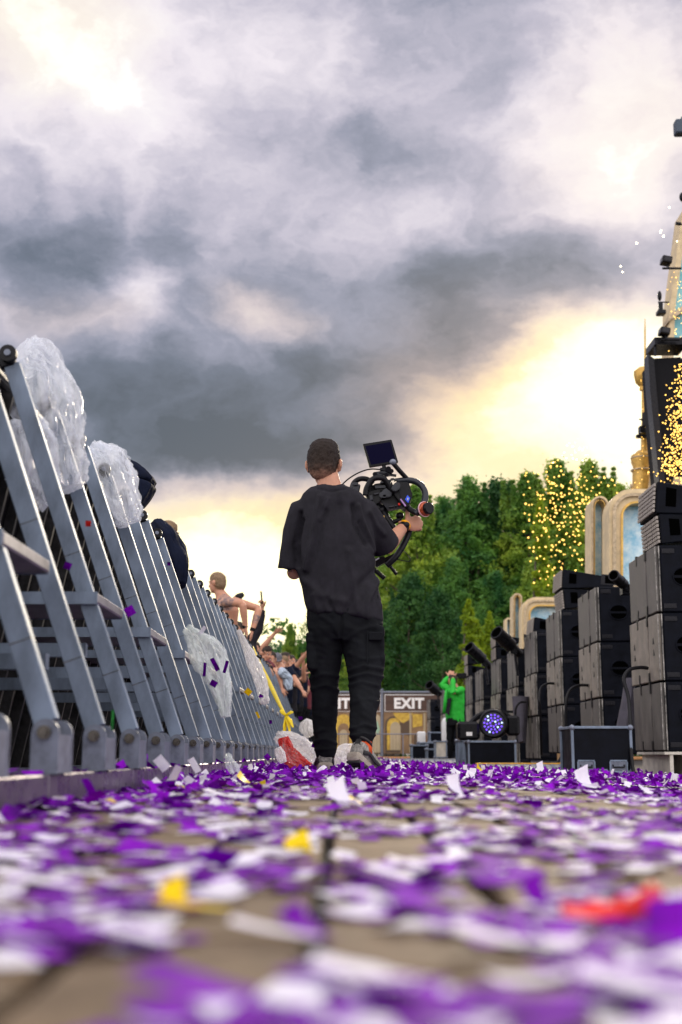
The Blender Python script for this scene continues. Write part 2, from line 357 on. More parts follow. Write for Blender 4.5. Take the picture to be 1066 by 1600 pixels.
def obj(name, bm, m, parent=None, smooth=False, **props):
    me = finish(bm, name) if isinstance(bm, bmesh.types.BMesh) else bm
    if m is not None and not me.materials: me.materials.append(m)
    if smooth: me.shade_smooth() if smooth is True else me.set_sharp_from_angle(angle=smooth)
    o = bpy.data.objects.new(name, me); COL.objects.link(o)
    if parent is not None:
        o.parent = parent
        off = Vector(parent.location)
        if parent.parent is not None: off += Vector(parent.parent.location)
        if off.length > 0 and not me.get('shifted'):
            me.transform(Matrix.Translation(-off)); me['shifted'] = 1
    for k, v in props.items(): o[k] = v
    return o
def thing(name, loc, label, cat, group=None):
    o = bpy.data.objects.new(name, None); COL.objects.link(o); o.location = loc; o.empty_display_size = .1
    o['label'] = label; o['category'] = cat
    if group: o['group'] = group
    return o
def kids(o): return KID.get(o.name, [])
def dup(root, loc, label=None, group=None, sc=None, rz=None):
    r = root.copy(); COL.objects.link(r); r.location = loc
    if label: r['label'] = label
    if group: r['group'] = group
    if sc is not None: r.scale = sc
    if rz is not None: r.rotation_euler = (0, 0, rz)
    for ch in list(root.children):
        c = ch.copy(); COL.objects.link(c); c.parent = r
        for g in list(ch.children):
            d = g.copy(); COL.objects.link(d); d.parent = c
    return r
def remesh(bm, voxel, smooth=2, disp=None):
    bmesh.ops.recalc_face_normals(bm, faces=bm.faces[:])
    me = bpy.data.meshes.new('tmp'); bm.to_mesh(me); bm.free()
    o = bpy.data.objects.new('tmp', me); COL.objects.link(o)
    md = o.modifiers.new('r', 'REMESH'); md.mode = 'VOXEL'; md.voxel_size = voxel; md.use_smooth_shade = True
    if smooth: s = o.modifiers.new('s', 'SMOOTH'); s.iterations = smooth; s.factor = .6
    dg = bpy.context.evaluated_depsgraph_get(); dg.update()
    e = o.evaluated_get(dg); out = bpy.data.meshes.new_from_object(e)
    bpy.data.objects.remove(o); bpy.data.meshes.remove(me)
    if disp:
        n = len(out.vertices); nrm = [v.normal.copy() for v in out.vertices]
        for v, q in zip(out.vertices, nrm): v.co += q*disp(v.co, q)
        out.update()
    out.shade_smooth(); return out
def npmesh(name, V, F):
    """V (n,3), F (m,4) quads"""
    me = bpy.data.meshes.new(name); n, m = len(V), len(F); k = F.shape[1]
    me.vertices.add(n); me.vertices.foreach_set('co', V.astype(np.float32).ravel())
    me.loops.add(m*k); me.loops.foreach_set('vertex_index', F.astype(np.int32).ravel())
    me.polygons.add(m); me.polygons.foreach_set('loop_start', np.arange(0, m*k, k, dtype=np.int32))
    me.polygons.foreach_set('loop_total', np.full(m, k, dtype=np.int32)); me.update(calc_edges=True); return me
def gz(x, y=0):
    return -.035*(min(max(x, .3), 3.2)-.3)
gzv = lambda x: -.035*(np.clip(x, .3, 3.2)-.3)
# ------------------------------------------------------------------ ground and paving
bm = BM()
xs = [-300, -60, -10, -3, -1, .3, .8, 1.4, 2, 2.6, 3.2, 6, 12, 60, 300]; ys = [-60, -5, 0, 2, 5, 10, 20, 34, 60, 120, 400, 900]
gv = [[bm.verts.new((x, y, gz(x)-.018)) for x in xs] for y in ys]
for i in range(len(ys)-1):
    for j in range(len(xs)-1): bm.faces.new((gv[i][j], gv[i][j+1], gv[i+1][j+1], gv[i+1][j]))
ground = obj('ground', bm, M['ground'], kind='structure')
def paver_geo(x0, y0, w, l):
    g = .0065; c = .003; x1, y1 = x0+w-g, y0+l-g; x0 += g; y0 += g
    V = []
    for (ax, ay, bx, by, dz) in ((x0, y0, x1, y1, -.018), (x0, y0, x1, y1, -c), (x0+c, y0+c, x1-c, y1-c, 0)):
        for x, y in ((ax, ay), (bx, ay), (bx, by), (ax, by)): V.append((x, y, gz(x)+dz))
    F = [(8, 9, 10, 11)]+[(k+j, k+(j+1) % 4, k+4+(j+1) % 4, k+4+j) for k in (0, 4) for j in range(4)]
    return V, F
pv = []
PW, PL = .125, .25
for i in range(-5, 32):
    x0 = -.015+i*PW-0.0
    if x0 < -.56 or x0 > 3.5: continue
    for k in range(-1, 150):
        y0 = .12+k*PL+(PL*.5 if i % 2 else 0)
        if y0 < .1: continue
        if abs(x0+.06) > .30*y0+.35: continue
        pv.append((y0+abs(x0)*.4, x0, y0))
pv.sort()
for n_, (_, x0, y0) in enumerate(pv[:300]):
    V, F = paver_geo(0, 0, PW, PL)
    dz = random.uniform(-.0015, .001)
    V, F = paver_geo(x0, y0, PW, PL)
    me = bpy.data.meshes.new('paver'); me.from_pydata([(a, b, c+dz) for a, b, c in V], [], F); me.update()
    obj('paver', me, M['paver'], ground)
V, F = [], []
for _, x0, y0 in pv[300:]:
    v, f = paver_geo(x0, y0, PW, PL); k = len(V); V += v; F += [tuple(q+k for q in t) for t in f]
o = obj('paver', npmesh('paver', np.array(V), np.array(F)), M['paver'], ground); o['kind'] = 'stuff'

# ------------------------------------------------------------------ crowd barrier
XL, ZL, XT, ZT = -.60, .150, -1.0, 1.27
def strut_x(z): return XL+(XT-XL)*(z-ZL)/(ZT-ZL)
def barrier_section(y, label, tilt=0):
    t = thing('crowd_barrier', (-.8, y, 0), label, 'crowd barrier', 'linked sections of the aluminium crowd barrier')
    bm = BM(); box(bm, (-.648, y+.53, .030), (.126, 1.052, .060), bev=.004)
    obj('base_beam', bm, M['beam'], t)
    for yy in (.06, .99): bm = BM(); box(bm, (-.97, y+yy, .025), (.50, .05, .05)); obj('floor_bar', bm, M['alu_dull'], t)
    for k in (0, 1):
        ly = y+.53*k+.0
        # lug: two rounded cheeks joined by a web
        bm = BM()
        for cy in (ly+.012, ly+.145):
            pts = [(XL-.028, cy, .060), (XL+.028, cy, .060)]
            pts += [(XL+.028*math.cos(a), cy, .143+.028*math.sin(a)) for a in [math.pi*i/8 for i in range(9)]]
            extrude_poly(bm, pts, (0, .012, 0))
        box(bm, (XL+.024, ly+.0845, .10), (.006, .121, .078)); box(bm, (XL-.024, ly+.0845, .10), (.006, .121, .078))
        obj('hinge_lug', bm, M['alu_dull'], t)
        bm = BM(); cyl(bm, (XL, ly-.001, .143), (XL, ly+.012, .143), .014, 14); cyl(bm, (XL, ly-.010, .143), (XL, ly+.0, .143), .009, 6)
        obj('bolt', bm, M['bolt'], t)
        bm = BM()
        d = Vector((XT-XL, 0, ZT-ZL)); ang = math.atan2(-d.x, d.z)
        rot = Matrix.Rotation(-ang, 3, 'Y')
        c = Vector(((XL+XT)/2, ly+.048, (ZL+ZT)/2))
        box(bm, c, (.048, .036, d.length-.03), rot, bev=.0015)
        s = obj('strut', bm, M['alu'], t)
        bm = BM(); q = Vector((XL, ly+.03, ZL))+d*.16
        box(bm, q, (.0492, .002, .002), rot); obj('weld_line', bm, M['bolt'], s)
        bm = BM(); box(bm, Vector((XL, ly+.0300, ZL))+d*.47, (.0492, .0015, .0018), rot); obj('weld_line', bm, M['bolt'], s)
        # top pivot: fork, roller, split ring
        bm = BM(); box(bm, (XT-.012, ly+.048, ZT+.0), (.05, .046, .05), rot, bev=.006); obj('pivot_fork', bm, M['blackm'], t)
        bm = BM(); cyl(bm, (XT, ly+.002, ZT+.012), (XT, ly+.024, ZT+.012), .026, 16); obj('roller', bm, M['rubber'], t)
        bm = BM(); cyl(bm, (XT, ly-.004, ZT+.012), (XT, ly+.002, ZT+.012), .010, 10); obj('pin', bm, M['alu_dull'], t)
    # folding step, resting between strut and panel
    bm = BM(); box(bm, (-.98, y+.235, .545), (.55, .43, .030), bev=.004); st = obj('step_plate', bm, M['plate'], t)
    for yy in (.017, .453): bm = BM(); box(bm, (-.98, y+yy, .545), (.545, .006, .036)); obj('plate_edge', bm, M['alu'], st)
    bm = BM(); box(bm, (-1.0, y+.10, .40), (.50, .03, .04)); obj('cross_beam', bm, M['alu'], t)
    bm = BM(); box(bm, (-1.02, y+.64, .33), (.55, .04, .04)); obj('cross_beam', bm, M['alu'], t)
    # inclined dark panel with its ribs, and the top rail
    a, b = Vector((-1.30, 0, .03)), Vector((-1.06, 0, 1.24)); dd = b-a; rt = Matrix.Rotation(math.atan2(dd.x, dd.z), 3, 'Y')
    bm = BM(); box(bm, Vector(((a.x+b.x)/2-.02, y+.53, (a.z+b.z)/2)), (.008, 1.05, dd.length), rt); obj('panel', bm, M['darksteel'], t)
    for k in range(6):
        bm = BM(); box(bm, Vector(((a.x+b.x)/2+.004, y+.08+.18*k, (a.z+b.z)/2)), (.035, .022, dd.length-.02), rt)
        obj('rib', bm, M['ribm'], t)
    bm = BM(); cyl(bm, (-1.075, y+.004, 1.262), (-1.075, y+1.056, 1.262), .024, 12); obj('top_rail', bm, M['rubber'], t)
    return t
M['ribm'] = mat('rib_steel', (.02, .019, .021), .5, .2, var=.5, vscale=30)
BY0 = 2.64-.53*2-.02+.0
b0 = barrier_section(BY0, 'aluminium crowd barrier section nearest the camera, cut by the left edge of the picture')
blab = {1: 'second crowd barrier section from the camera, its struts under the largest clear poncho',
        2: 'third crowd barrier section from the camera, between the two upper clear ponchos',
        3: 'fourth crowd barrier section from the camera, under the navy hooded jacket',
        4: 'fifth crowd barrier section from the camera, with the milky poncho stuffed behind its struts',
        5: 'sixth crowd barrier section, just past the milky poncho, a yellow scrap on it',
        6: 'seventh crowd barrier section, crumpled white film hanging on it',
        9: 'crowd barrier section with the long yellow strap tied to it'}
for i in range(1, 34):
    dup(b0, (-.8, BY0+1.06*i, 0), blab.get(i, 'distant grey aluminium crowd barrier section in the row running away to the left'))

# ------------------------------------------------------------------ subwoofer stacks
SUBH, SUBL, SUBD = .59, 1.05, .80      # height, length of the grille face (along the row), depth
SX = 2.66
def sub_unit(style):
    """cabinet standing at the origin: grille face looks to -X, near side faces the camera (-Y)"""
    t = thing('subwoofer', (0, 0, 0), 'x', 'subwoofer')
    bm = BM(); box(bm, (SUBD/2+.02, SUBL/2, SUBH/2), (SUBD-.04, SUBL, SUBH-.006), bev=.012); obj('cabinet', bm, M['sub'], t)
    g = M['grille_light'] if style == 1 else M['grille']
    for k in range(3):
        bm = BM(); w = (SUBL-.02)/3
        box(bm, (.012-(.006 if k == 1 else 0), .01+w*(k+.5), SUBH/2), (.03, w-.012, SUBH-.02), bev=.006); obj('grille', bm, g, t)
    if style == 1:
        for k in (0, 2):
            for z in (.25, .35):
                bm = BM(); y = .01+(SUBL-.02)/3*(k+.5); extrude_poly(bm, [(-.006, y-.03, z-.02), (-.006, y+.03, z-.02), (-.006, y, z+.035)], (.008, 0, 0)); obj('port_slot', bm, M['rubber'], t)
    bm = BM(); box(bm, (.030, -.001, SUBH/2), (.010, .006, SUBH-.02)); obj('worn_corner', bm, M['worn'], t)
    bm = BM(); box(bm, (-.001, .004, SUBH/2), (.008, .006, SUBH-.03)); obj('worn_corner', bm, M['worn'], t)
    for k in (1, 2):
        for z in (.045, SUBH-.045):
            bm = BM(); box(bm, (-.004, .01+(SUBL-.02)/3*k, z), (.02, .035, .09)); obj('notch', bm, M['rubber'], t)
    # round two-slot hand hole and the small recessed corner plates on the side facing the camera
    hx, hz = .24, SUBH*.53
    for s in (-1, 1):
        pts = [(hx+.085*math.cos(a), 0, hz+s*.012+s*.058*math.sin(a)) for a in [math.pi*i/10 for i in range(11)]]
        bm = BM(); extrude_poly(bm, [(x, -.003, z) for x, _, z in pts], (0, .004, 0)); obj('hand_hole', bm, M['void'], t)
    bm = BM()
    for i in range(24):
        pass
    tube(bm, [(hx+.097*math.cos(a), -.002, hz+.080*math.sin(a)) for a in [2*math.pi*i/24 for i in range(24)]], .006, 6, closed=True); obj('rim', bm, M['sub'], t)
    for z in (.055, SUBH-.055):
        bm = BM(); box(bm, (.11, -.002, z), (.11, .008, .042), bev=.003); box(bm, (.085, -.006, z), (.022, .006, .018)); box(bm, (.135, -.006, z), (.022, .006, .018)); obj('latch_plate', bm, M['latch'], t)
    return t
M['void'] = mat('hand_hole_void', (.001, .001, .001), .9, spec=0)
M['latch'] = mat('latch_metal', (.016, .016, .020), .4, .1, spec=.15)
sub0, sub1 = sub_unit(0), sub_unit(1)
used = set()
def place_sub(proto, loc, label, rz=0):
    if proto.name not in used:
        used.add(proto.name); o = proto; o.location = loc; o['label'] = label
    else: o = dup(proto, loc, label)
    o.rotation_euler = (0, 0, rz); o['group'] = 'stacked subwoofers beside the pit'; return o
stacks = [  # front corner distance, x, base height, name
    (11.0, 2.74, .12, 'the stack nearest the camera, at the right edge'), (13.6, 2.72, .09, 'the second stack from the right, behind the handled flight case'),
    (16.0, 2.72, .11, 'the third stack from the right, on timber blocks'), (17.95, 2.70, .03, 'the fourth stack from the right, behind the violet light'),
    (19.9, 2.70, -.06, 'the fifth stack from the right'), (22.1, 2.70, -.06, 'the sixth stack from the right'),
    (24.8, 2.70, -.06, 'the seventh stack from the right'), (26.9, 2.70, -.06, 'the stack just right of the person in green')]
for Y, X, z0, nm in stacks:
    for k in range(3):
        place_sub(sub1 if k == 1 else sub0, (X+random.uniform(-.012, .012), Y+random.uniform(-.01, .01), z0+k*SUBH),
                  '%s black subwoofer of %s' % (('bottom', 'middle', 'top')[k], nm), random.uniform(-.012, .012))
# two far stacks, half hidden
for Y, nm in ((33, 'the far stack left of the person in green'), (38.5, 'the farthest stack by the exit fence')):
    for k in range(3):
        place_sub(sub1 if k == 1 else sub0, (2.62, Y, -.07+k*SUBH), '%s black subwoofer of %s' % (('bottom', 'middle', 'top')[k], nm))
# wedge-shaped full-range boxes lying on top
def top_box(loc, label, w=.92, h=.30, tilt=0, yl=.62, rz=0):
    t = thing('array_speaker', loc, label, 'loudspeaker', 'wedge loudspeakers on the subwoofer stacks')
    x, y, z = loc
    def pt(a, b, c):
        v = Matrix.Rotation(tilt, 3, 'Y') @ Vector((a, 0, c)); return (x+v.x, y+b, z+v.z)
    bm = BM()
    prof = [(0.02, 0), (w, .06), (w, h-.07), (.02, h-.004)]
    extrude_poly(bm, [pt(a, 0, c) for a, c in prof], (0, yl, 0)); bmesh.ops.bevel(bm, geom=bm.edges[:], offset=.008, segments=1, affect='EDGES'); obj('cabinet', bm, M['sub'], t)
    n = 7
    for k in range(3):
        bm = BM()
        for j in range(n):
            for i in range(3):
                b0 = yl/3*k+.006+i*(yl/3-.012)/3; c0 = .012+j*(h-.024)/n
                extrude_poly(bm, [pt(-.008, b0, c0), pt(-.008, b0+(yl/3-.02)/3*.8, c0), pt(-.008, b0+(yl/3-.02)/3*.8, c0+(h-.024)/n*.72), pt(-.008, b0, c0+(h-.024)/n*.72)], Vector(pt(.016, 0, 0))-Vector(pt(0, 0, 0)))
        obj('grille', bm, M['mesh_grille'], t)
    bm = BM(); extrude_poly(bm, [pt(.10, -.004, .07), pt(.19, -.004, .07), pt(.19, -.004, h-.06), pt(.10, -.004, h-.05)], (0, .006, 0)); obj('rigging_slot', bm, M['void'], t)
    bm = BM(); extrude_poly(bm, [pt(.55, -.004, .10), pt(.72, -.004, .10), pt(.72, -.004, .20), pt(.55, -.004, .20)], (0, .006, 0)); obj('hand_hole', bm, M['void'], t)
    bm = BM(); extrude_poly(bm, [pt(.50, -.003, .085), pt(.77, -.003, .085), pt(.77, -.003, .215), pt(.50, -.003, .215)], (0, .0035, 0)); obj('handle_plate', bm, M['latch'], t)
    bm = BM()
    for q in (.13, h-.06): cyl(bm, pt(w+.002, .2, q), pt(w+.03, .2, q), .015, 8)
    obj('connector', bm, M['ledoff'], t)
    return t
M['ledoff'] = mat('connector_plastic', (.05, .10, .09), .4)
zt = lambda i: stacks[i][2]+3*SUBH
top_box((2.78, 11.02, zt(0)+.01), 'lower wedge loudspeaker on the nearest black stack, its front perforated', tilt=R(-3), h=.27)
top_box((2.74, 11.02, zt(0)+.285), 'upper wedge loudspeaker on the nearest black stack, topmost box at the right edge', tilt=R(5), h=.29)
top_box((2.80, 16.02, zt(2)+.005), 'lower wedge loudspeaker on the third stack from the right', tilt=R(-4), w=.62, h=.26)
top_box((2.77, 16.02, zt(2)+.27), 'upper wedge loudspeaker on the third stack from the right', tilt=R(4), w=.66, h=.25)
top_box((2.78, 18.6, zt(3)+.03), 'single wedge loudspeaker tilted on the fourth stack, behind the black cannon tube', tilt=R(6), w=.60, h=.24)
top_box((2.68, 22.3, zt(5)+.0), 'lower wedge loudspeaker on the sixth stack from the right', w=.42, h=.22)
top_box((2.68, 22.3, zt(5)+.225), 'upper wedge loudspeaker on the sixth stack from the right', w=.42, h=.22)
top_box((2.66, 27.1, zt(7)), 'lower wedge loudspeaker on the stack above the person in green', w=.40, h=.24)
top_box((2.66, 27.1, zt(7)+.245), 'upper wedge loudspeaker on the stack above the person in green', w=.40, h=.22)
# supports
t = thing('pallet', (2.74, 11, gz(2.8)), 'pale wooden pallet under the nearest subwoofer stack', 'pallet')
g0 = gz(3.0); hp = .12-g0
bm = BM(); box(bm, (3.16, 11.5, .12-.014), (.86, 1.02, .022)); obj('deck_board', bm, M['paleboard'], t)
for bx in (2.79, 2.95, 3.20, 3.5):
    bm = BM(); box(bm, (bx, 11.5, (.095+g0)/2), (.03, 1.0, .095-g0-.004)); obj('bearer', bm, M['paleboard'], t)
bm = BM(); box(bm, (3.30, 11.03, .02), (.30, .02, .13)); obj('end_board', bm, M['paleboard'], t)
for bx, nm in ((2.76, 'left'), (2.90, 'right')):
    o = obj('timber_block', None or (lambda b: (box(b, (bx, 16.1, (.11+gz(2.8))/2), (.10, .5, .11-gz(2.8)-.01), bev=.004), b)[1])(BM()), M['wood'])
    o['label'] = '%s raw timber block under the third subwoofer stack' % nm; o['category'] = 'timber block'
o = obj('dolly', None or (lambda b: (box(b, (3.1, 18.5, -.02), (.7, .8, .05)), [cyl(b, (x, y, -.083), (x+.03, y, -.083), .03) for x in (2.76, 2.9, 3.3) for y in (18.15, 18.85)], b)[2])(BM()), M['alu_dull'])
o['label'] = 'low wheeled dolly under the fourth subwoofer stack'; o['category'] = 'dolly'
# cables looping down from the grilles
def hose(pts, r, label, m='rubber', name='cable'):
    bm = BM(); tube(bm, smooth_path(pts, 8), r, 8); o = obj(name, bm, M[m], smooth=True); o['label'] = label; o['category'] = 'cable'
    return o
hose([P(1012, 1044, 11.3), P(1000, 1043, 11.25), P(983, 1047, 11.2), P(975, 1062, 11.15), P(982, 1090, 11.1), P(985, 1130, 11.0), P(986, 1170, 10.9), P(990, 1205, 10.85), P(1000, 1214, 10.8)], .016, 'thick black cable looping from the nearest stack down to the ground')
hose([P(922, 1071, 14.1), P(905, 1071, 14.0), P(891, 1078, 13.95), P(885, 1095, 13.9), P(884, 1120, 13.9), P(884, 1150, 13.9), P(876, 1185, 13.8), P(860, 1198, 13.7), P(838, 1203, 13.8)], .016, 'black cable looping from the second stack down behind the flight case')
hose([P(866, 1068, 16.4), P(856, 1068, 16.3), P(846, 1074, 16.3), P(843, 1090, 16.2), P(844, 1108, 16.2), P(846, 1180, 16.4)], .016, 'black cable looping from the third stack')
hose([P(822, 1097, 18.2), P(812, 1098, 18.1), P(806, 1108, 18.1), P(806, 1125, 18.1), P(808, 1160, 18.0)], .016, 'black cable arching beside the draped grey cover')
hose([P(936, 921, 16.3), P(944, 917, 16.2), P(955, 920, 16.0), P(963, 928, 15.5)], .008, 'thin cable end behind the third stack loudspeakers')
for (a, b, Y) in ((1003, 1044, 11.25), (917, 1071, 14.0), (862, 1068, 16.3)): pass

# ------------------------------------------------------------------ flight cases
def flight_case(x0, x1, y0, y1, z0, z1, label, handles=(), corner=True, m='case_black', ed=.022, lid=None, group='flight cases'):
    t = thing('flight_case', ((x0+x1)/2, (y0+y1)/2, z0), label, 'flight case', group)
    bm = BM(); box(bm, ((x0+x1)/2, (y0+y1)/2, (z0+z1)/2), (x1-x0-.012, y1-y0-.012, z1-z0-.012)); obj('body', bm, M[m], t)
    for zz in (z0, z1):
        for a, b in (((x0, y0), (x1, y0)), ((x0, y1), (x1, y1)), ((x0, y0), (x0, y1)), ((x1, y0), (x1, y1))):
            bm = BM(); lx, ly = abs(a[0]-b[0]) + ed*.5, abs(a[1]-b[1]) + ed*.5
            if lx > ly: lx -= ed*1.6
            else: ly -= ed*1.6
            zc = z0+ed*.3 if zz == z0 else z1-ed*.3
            box(bm, ((a[0]+b[0])/2, (a[1]+b[1])/2, zc), (max(lx, ed), max(ly, ed), ed), bev=.003); obj('edge_profile', bm, M['alu'], t)
    for x, y in ((x0, y0), (x1, y0), (x0, y1), (x1, y1)):
        bm = BM(); box(bm, (x, y, (z0+z1)/2), (ed*1.05, ed*1.05, z1-z0-ed*1.2), bev=.003); obj('edge_profile', bm, M['alu'], t)
        if corner:
            for z in (z0, z1):
                bm = BM(); ell(bm, (x, y, z+(ed*.4 if z == z0 else -ed*.4)), (ed*1.15, ed*1.15, ed*1.15), u=10, v=8); obj('ball_corner', bm, M['alu_dull'], t, smooth=True)
    for (hx, hz, hw, hh) in handles:
        bm = BM(); yy = y0+.002
        for zz in (hz-hh/2, hz+hh/2): box(bm, (hx, yy-.004, zz), (hw, .012, .012))
        for xx in (hx-hw/2, hx+hw/2): box(bm, (xx, yy-.004, hz), (.012, .012, hh-.013))
        h = obj('handle_dish', bm, M['alu'], t)
        bm = BM(); box(bm, (hx, yy-.0, hz), (hw-.015, .006, hh-.015)); obj('dish_back', bm, M['alu_dull'], h)
        bm = BM(); tube(bm, [(hx-hw*.33, yy-.002, hz+hh*.1), (hx-hw*.33, yy-.02, hz-hh*.1), (hx+hw*.33, yy-.02, hz-hh*.1), (hx+hw*.33, yy-.002, hz+hh*.1)], .007, 6); obj('grip', bm, M['rubber'], h)
    return t
# near case
a = P(900, 1212, 10.9); 
flight_case(a.x-.02, a.x+.47, 10.9, 11.45, gz(2)-.0+.002, gz(2)+.385, 'black flight case with silver edges and recessed handles beside the nearest stack',
            handles=((a.x+.09, .00, .14, .09), (a.x+.36, .00, .14, .09), (a.x+.22, -.055, .09, .05)))
a = P(733, 1195, 15.4); b = P(806, 1195, 15.4)
zc = gz(a.x); zct = P(770, 1158, 15.4).z
flight_case(a.x, b.x, 15.4, 15.8, zc, zct, 'black flight case under the round violet stage light')
a2 = P(718, 1194, 16.6); 
flight_case(a2.x, a2.x+.16, 16.6, 17.0, gz(1.5), P(720, 1156, 16.6).z, 'small silver-edged case left of the violet light case', handles=((a2.x+.07, .0, .07, .07),), m='alu')
a = P(681, 1183, 24); flight_case(a.x, a.x+.2, 24, 24.3, P(681, 1184, 24).z, P(681, 1158, 24).z, 'silver case standing left of the person in green', m='paleboard')
for i, (px0, px1, pyt, pyb, Y, mm, lb) in enumerate([(644, 668, 1164, 1187, 27, 'case_black', 'low dark case at the left end of the far equipment'),
        (655, 680, 1160, 1186, 29.5, 'case_black', 'dark silver-edged case behind the low case at the left'), (668, 682, 1170, 1188, 25, 'case_black', 'smallest case, in front of the far equipment'),
        (672, 694, 1144, 1160, 30, 'case_black', 'dark case stacked above the far silver-edged one')]):
    a = P(px0, pyb, Y); b = P(px1, pyt, Y); flight_case(a.x, b.x, Y, Y+.4, min(a.z, b.z-.1), b.z, lb, m=mm, ed=.03)
bm = BM(); a = P(653, 1166, 30.5); box(bm, (a.x+.09, 30.6, a.z+.17), (.19, .15, .34), bev=.02); o = obj('canister', bm, M['white']); o['label'] = 'white square canister among the far equipment cases'; o['category'] = 'canister'
t = thing('gas_bottle', P(698, 1168, 25.5), 'white upright gas bottle behind the person in green', 'gas bottle')
bm = BM(); a = P(699, 1170, 25.5); tube(bm, [a, a+Vector((0, 0, .02)), a+Vector((0, 0, .50)), a+Vector((0, 0, .58)), a+Vector((0, 0, .61))], [.09, .11, .11, .08, .03], 16); obj('cylinder', bm, M['white'], t, smooth=R(40))
bm = BM(); cyl(bm, a+Vector((0, 0, .61)), a+Vector((0, 0, .67)), .02); obj('valve', bm, M['blackm'], t)

# draped grey covers
def cover(pts, Y, dep, label, m='greycloth', seed=0):
    me_b = BM(); n = 26
    (x0, y0), (x1, y1), (x2, y2), (x3, y3) = pts      # top-left, top-right, bottom-right, bottom-left in the picture
    rs = []
    for j in range(14):
        v = j/13; row = []
        for i in range(n):
            u = i/(n-1)*2*math.pi
            lx = x0+(x3-x0)*v; rx = x1+(x2-x1)*v; cy = (y0+(y3-y0)*v+y1+(y2-y1)*v)/2
            c = P((lx+rx)/2, cy, Y+dep/2); w = (rx-lx)/2000*Y/2
            f = 1+.07*math.sin(u*7+v*3+seed)*v+.05*mn.noise(Vector((u*2, v*4, seed)))
            row.append(c+Vector((w*math.cos(u)*f, dep/2*math.sin(u)*f, .02*mn.noise(Vector((u, v*3, seed+9))))))
        rs.append(row)
    rings(me_b, rs); o = obj('fabric_cover', me_b, M[m], smooth=R(60)); o['label'] = label; o['category'] = 'cover'
cover([(978, 1060), (990, 1060), (992, 1142), (964, 1136)], 12.2, .3, 'grey-purple cloth cover draped behind the nearest stack cable')
cover([(800, 1092), (826, 1085), (822, 1160), (808, 1160)], 18.4, .3, 'grey-purple cloth cover draped between the third and fourth stacks', seed=4)

# ------------------------------------------------------------------ cannons
def cannon(px0, py0, px1, py1, Y, r, label, post=True):
    """open muzzle at (px0,py0), tail at (px1,py1)"""
    a, b = P(px0, py0, Y-.15), P(px1, py1, Y+.15); d = (b-a).normalized(); Lg = (b-a).length
    t = thing('confetti_cannon', (b.x, b.y, b.z-.1), label, 'confetti cannon', 'black confetti cannons above the subwoofers')
    bm = BM(); tube(bm, [a, a+d*Lg*.62, a+d*Lg*.66, b], [r, r, r*.7, r*.62], 18, cap=True); obj('barrel', bm, M['black'], t, smooth=R(30))
    bm = BM(); tube(bm, [a-d*.004, a+d*.03], [r*1.07, r*1.07], 18); tube(bm, [a+d*Lg*.35, a+d*(Lg*.35+.03)], [r*1.06]*2, 18); obj('collar', bm, M['blackm'], t)
    bm = BM(); tube(bm, [a-d*.006, a-d*.0045], [r*.86, r*.86], 18); obj('muzzle', bm, M['void'], t)
    bm = BM(); c = a+d*Lg*.72; box(bm, c+Vector((0, 0, -.04)), (.10, .12, .10)); cyl(bm, c+Vector((.0, -.08, -.03)), c+Vector((0, .08, -.03)), .03)
    if post: cyl(bm, c+Vector((.02, 0, -.05)), c+Vector((.06, 0, -.42)), .022)
    obj('clamp', bm, M['blackm'], t)
cannon(776, 988, 812, 1022, 19.3, .105, 'largest black confetti cannon, tilted above the fifth stack')
cannon(733, 1011, 766, 1042, 23.6, .105, 'middle black confetti cannon, above the person in green')
cannon(671, 1070, 687, 1085, 33, .12, 'far black confetti cannon left of the person in green')
cannon(959, 899, 985, 922, 12.9, .055, 'small black confetti cannon poking out behind the nearest stack', post=False)

# ------------------------------------------------------------------ stage light on the case
YL = 15.5; c = P(771, 1131, YL)
t = thing('stage_light', (c.x, YL, zct), 'round black moving stage light glowing violet on a flight case', 'stage light')
ax = Vector((-.22, -1, .05)).normalized(); e1 = ax.cross(Vector((0, 0, 1))).normalized(); e2 = e1.cross(ax)
bm = BM(); tube(bm, [c+ax*.02, c, c-ax*.10, c-ax*.22, c-ax*.30], [.165, .175, .175, .15, .10], 28); obj('head', bm, M['black'], t, smooth=R(30))
bm = BM(); tube(bm, [c+e1*.15*math.cos(u)+e2*.15*math.sin(u)+ax*.03 for u in [2*math.pi*i/32 for i in range(32)]], .018, 8, closed=True); obj('bezel', bm, M['blackm'], t, smooth=True)
bm = BM(); tube(bm, [c+ax*.021, c+ax*.024], [.138, .138], 28); obj('lens', bm, M['screen'], t)
for rr_, nn, mm in ((.035, 6, 'led'), (.07, 10, 'ledw'), (.105, 15, 'led')):
    for i in range(nn):
        u = 2*math.pi*i/nn+rr_*9; q = c+e1*rr_*math.cos(u)+e2*rr_*math.sin(u)+ax*.026
        bm = BM(); tube(bm, [q, q+ax*.004], [.0125, .011], 8); obj('led', bm, M['ledw' if (i*7+nn) % 5 == 0 else 'led'], t)
bm = BM(); box(bm, (c.x-.30, YL+.08, zct+.12), (.26, .26, .22), bev=.03); obj('base', bm, M['black'], t)
bm = BM(); box(bm, (c.x-.295, YL-.052, zct+.085), (.07, .004, .045)); obj('label_plate', bm, M['signwhite'], t)
bm = BM(); tube(bm, smooth_path([(c.x-.27, YL+.1, zct+.20), (c.x-.16, YL+.14, zct+.30), (c.x+.02, YL+.2, zct+.36), (c.x+.20, YL+.16, zct+.30), (c.x+.21, YL+.12, c.z)], 5), .035, 8, ); obj('yoke', bm, M['black'], t)
bm = BM(); box(bm, (c.x+.24, YL+.1, c.z-.02), (.16, .2, .24), bev=.03); box(bm, (c.x+.10, YL+.1, zct+.35), (.3, .05, .03)); obj('arm', bm, M['black'], t)

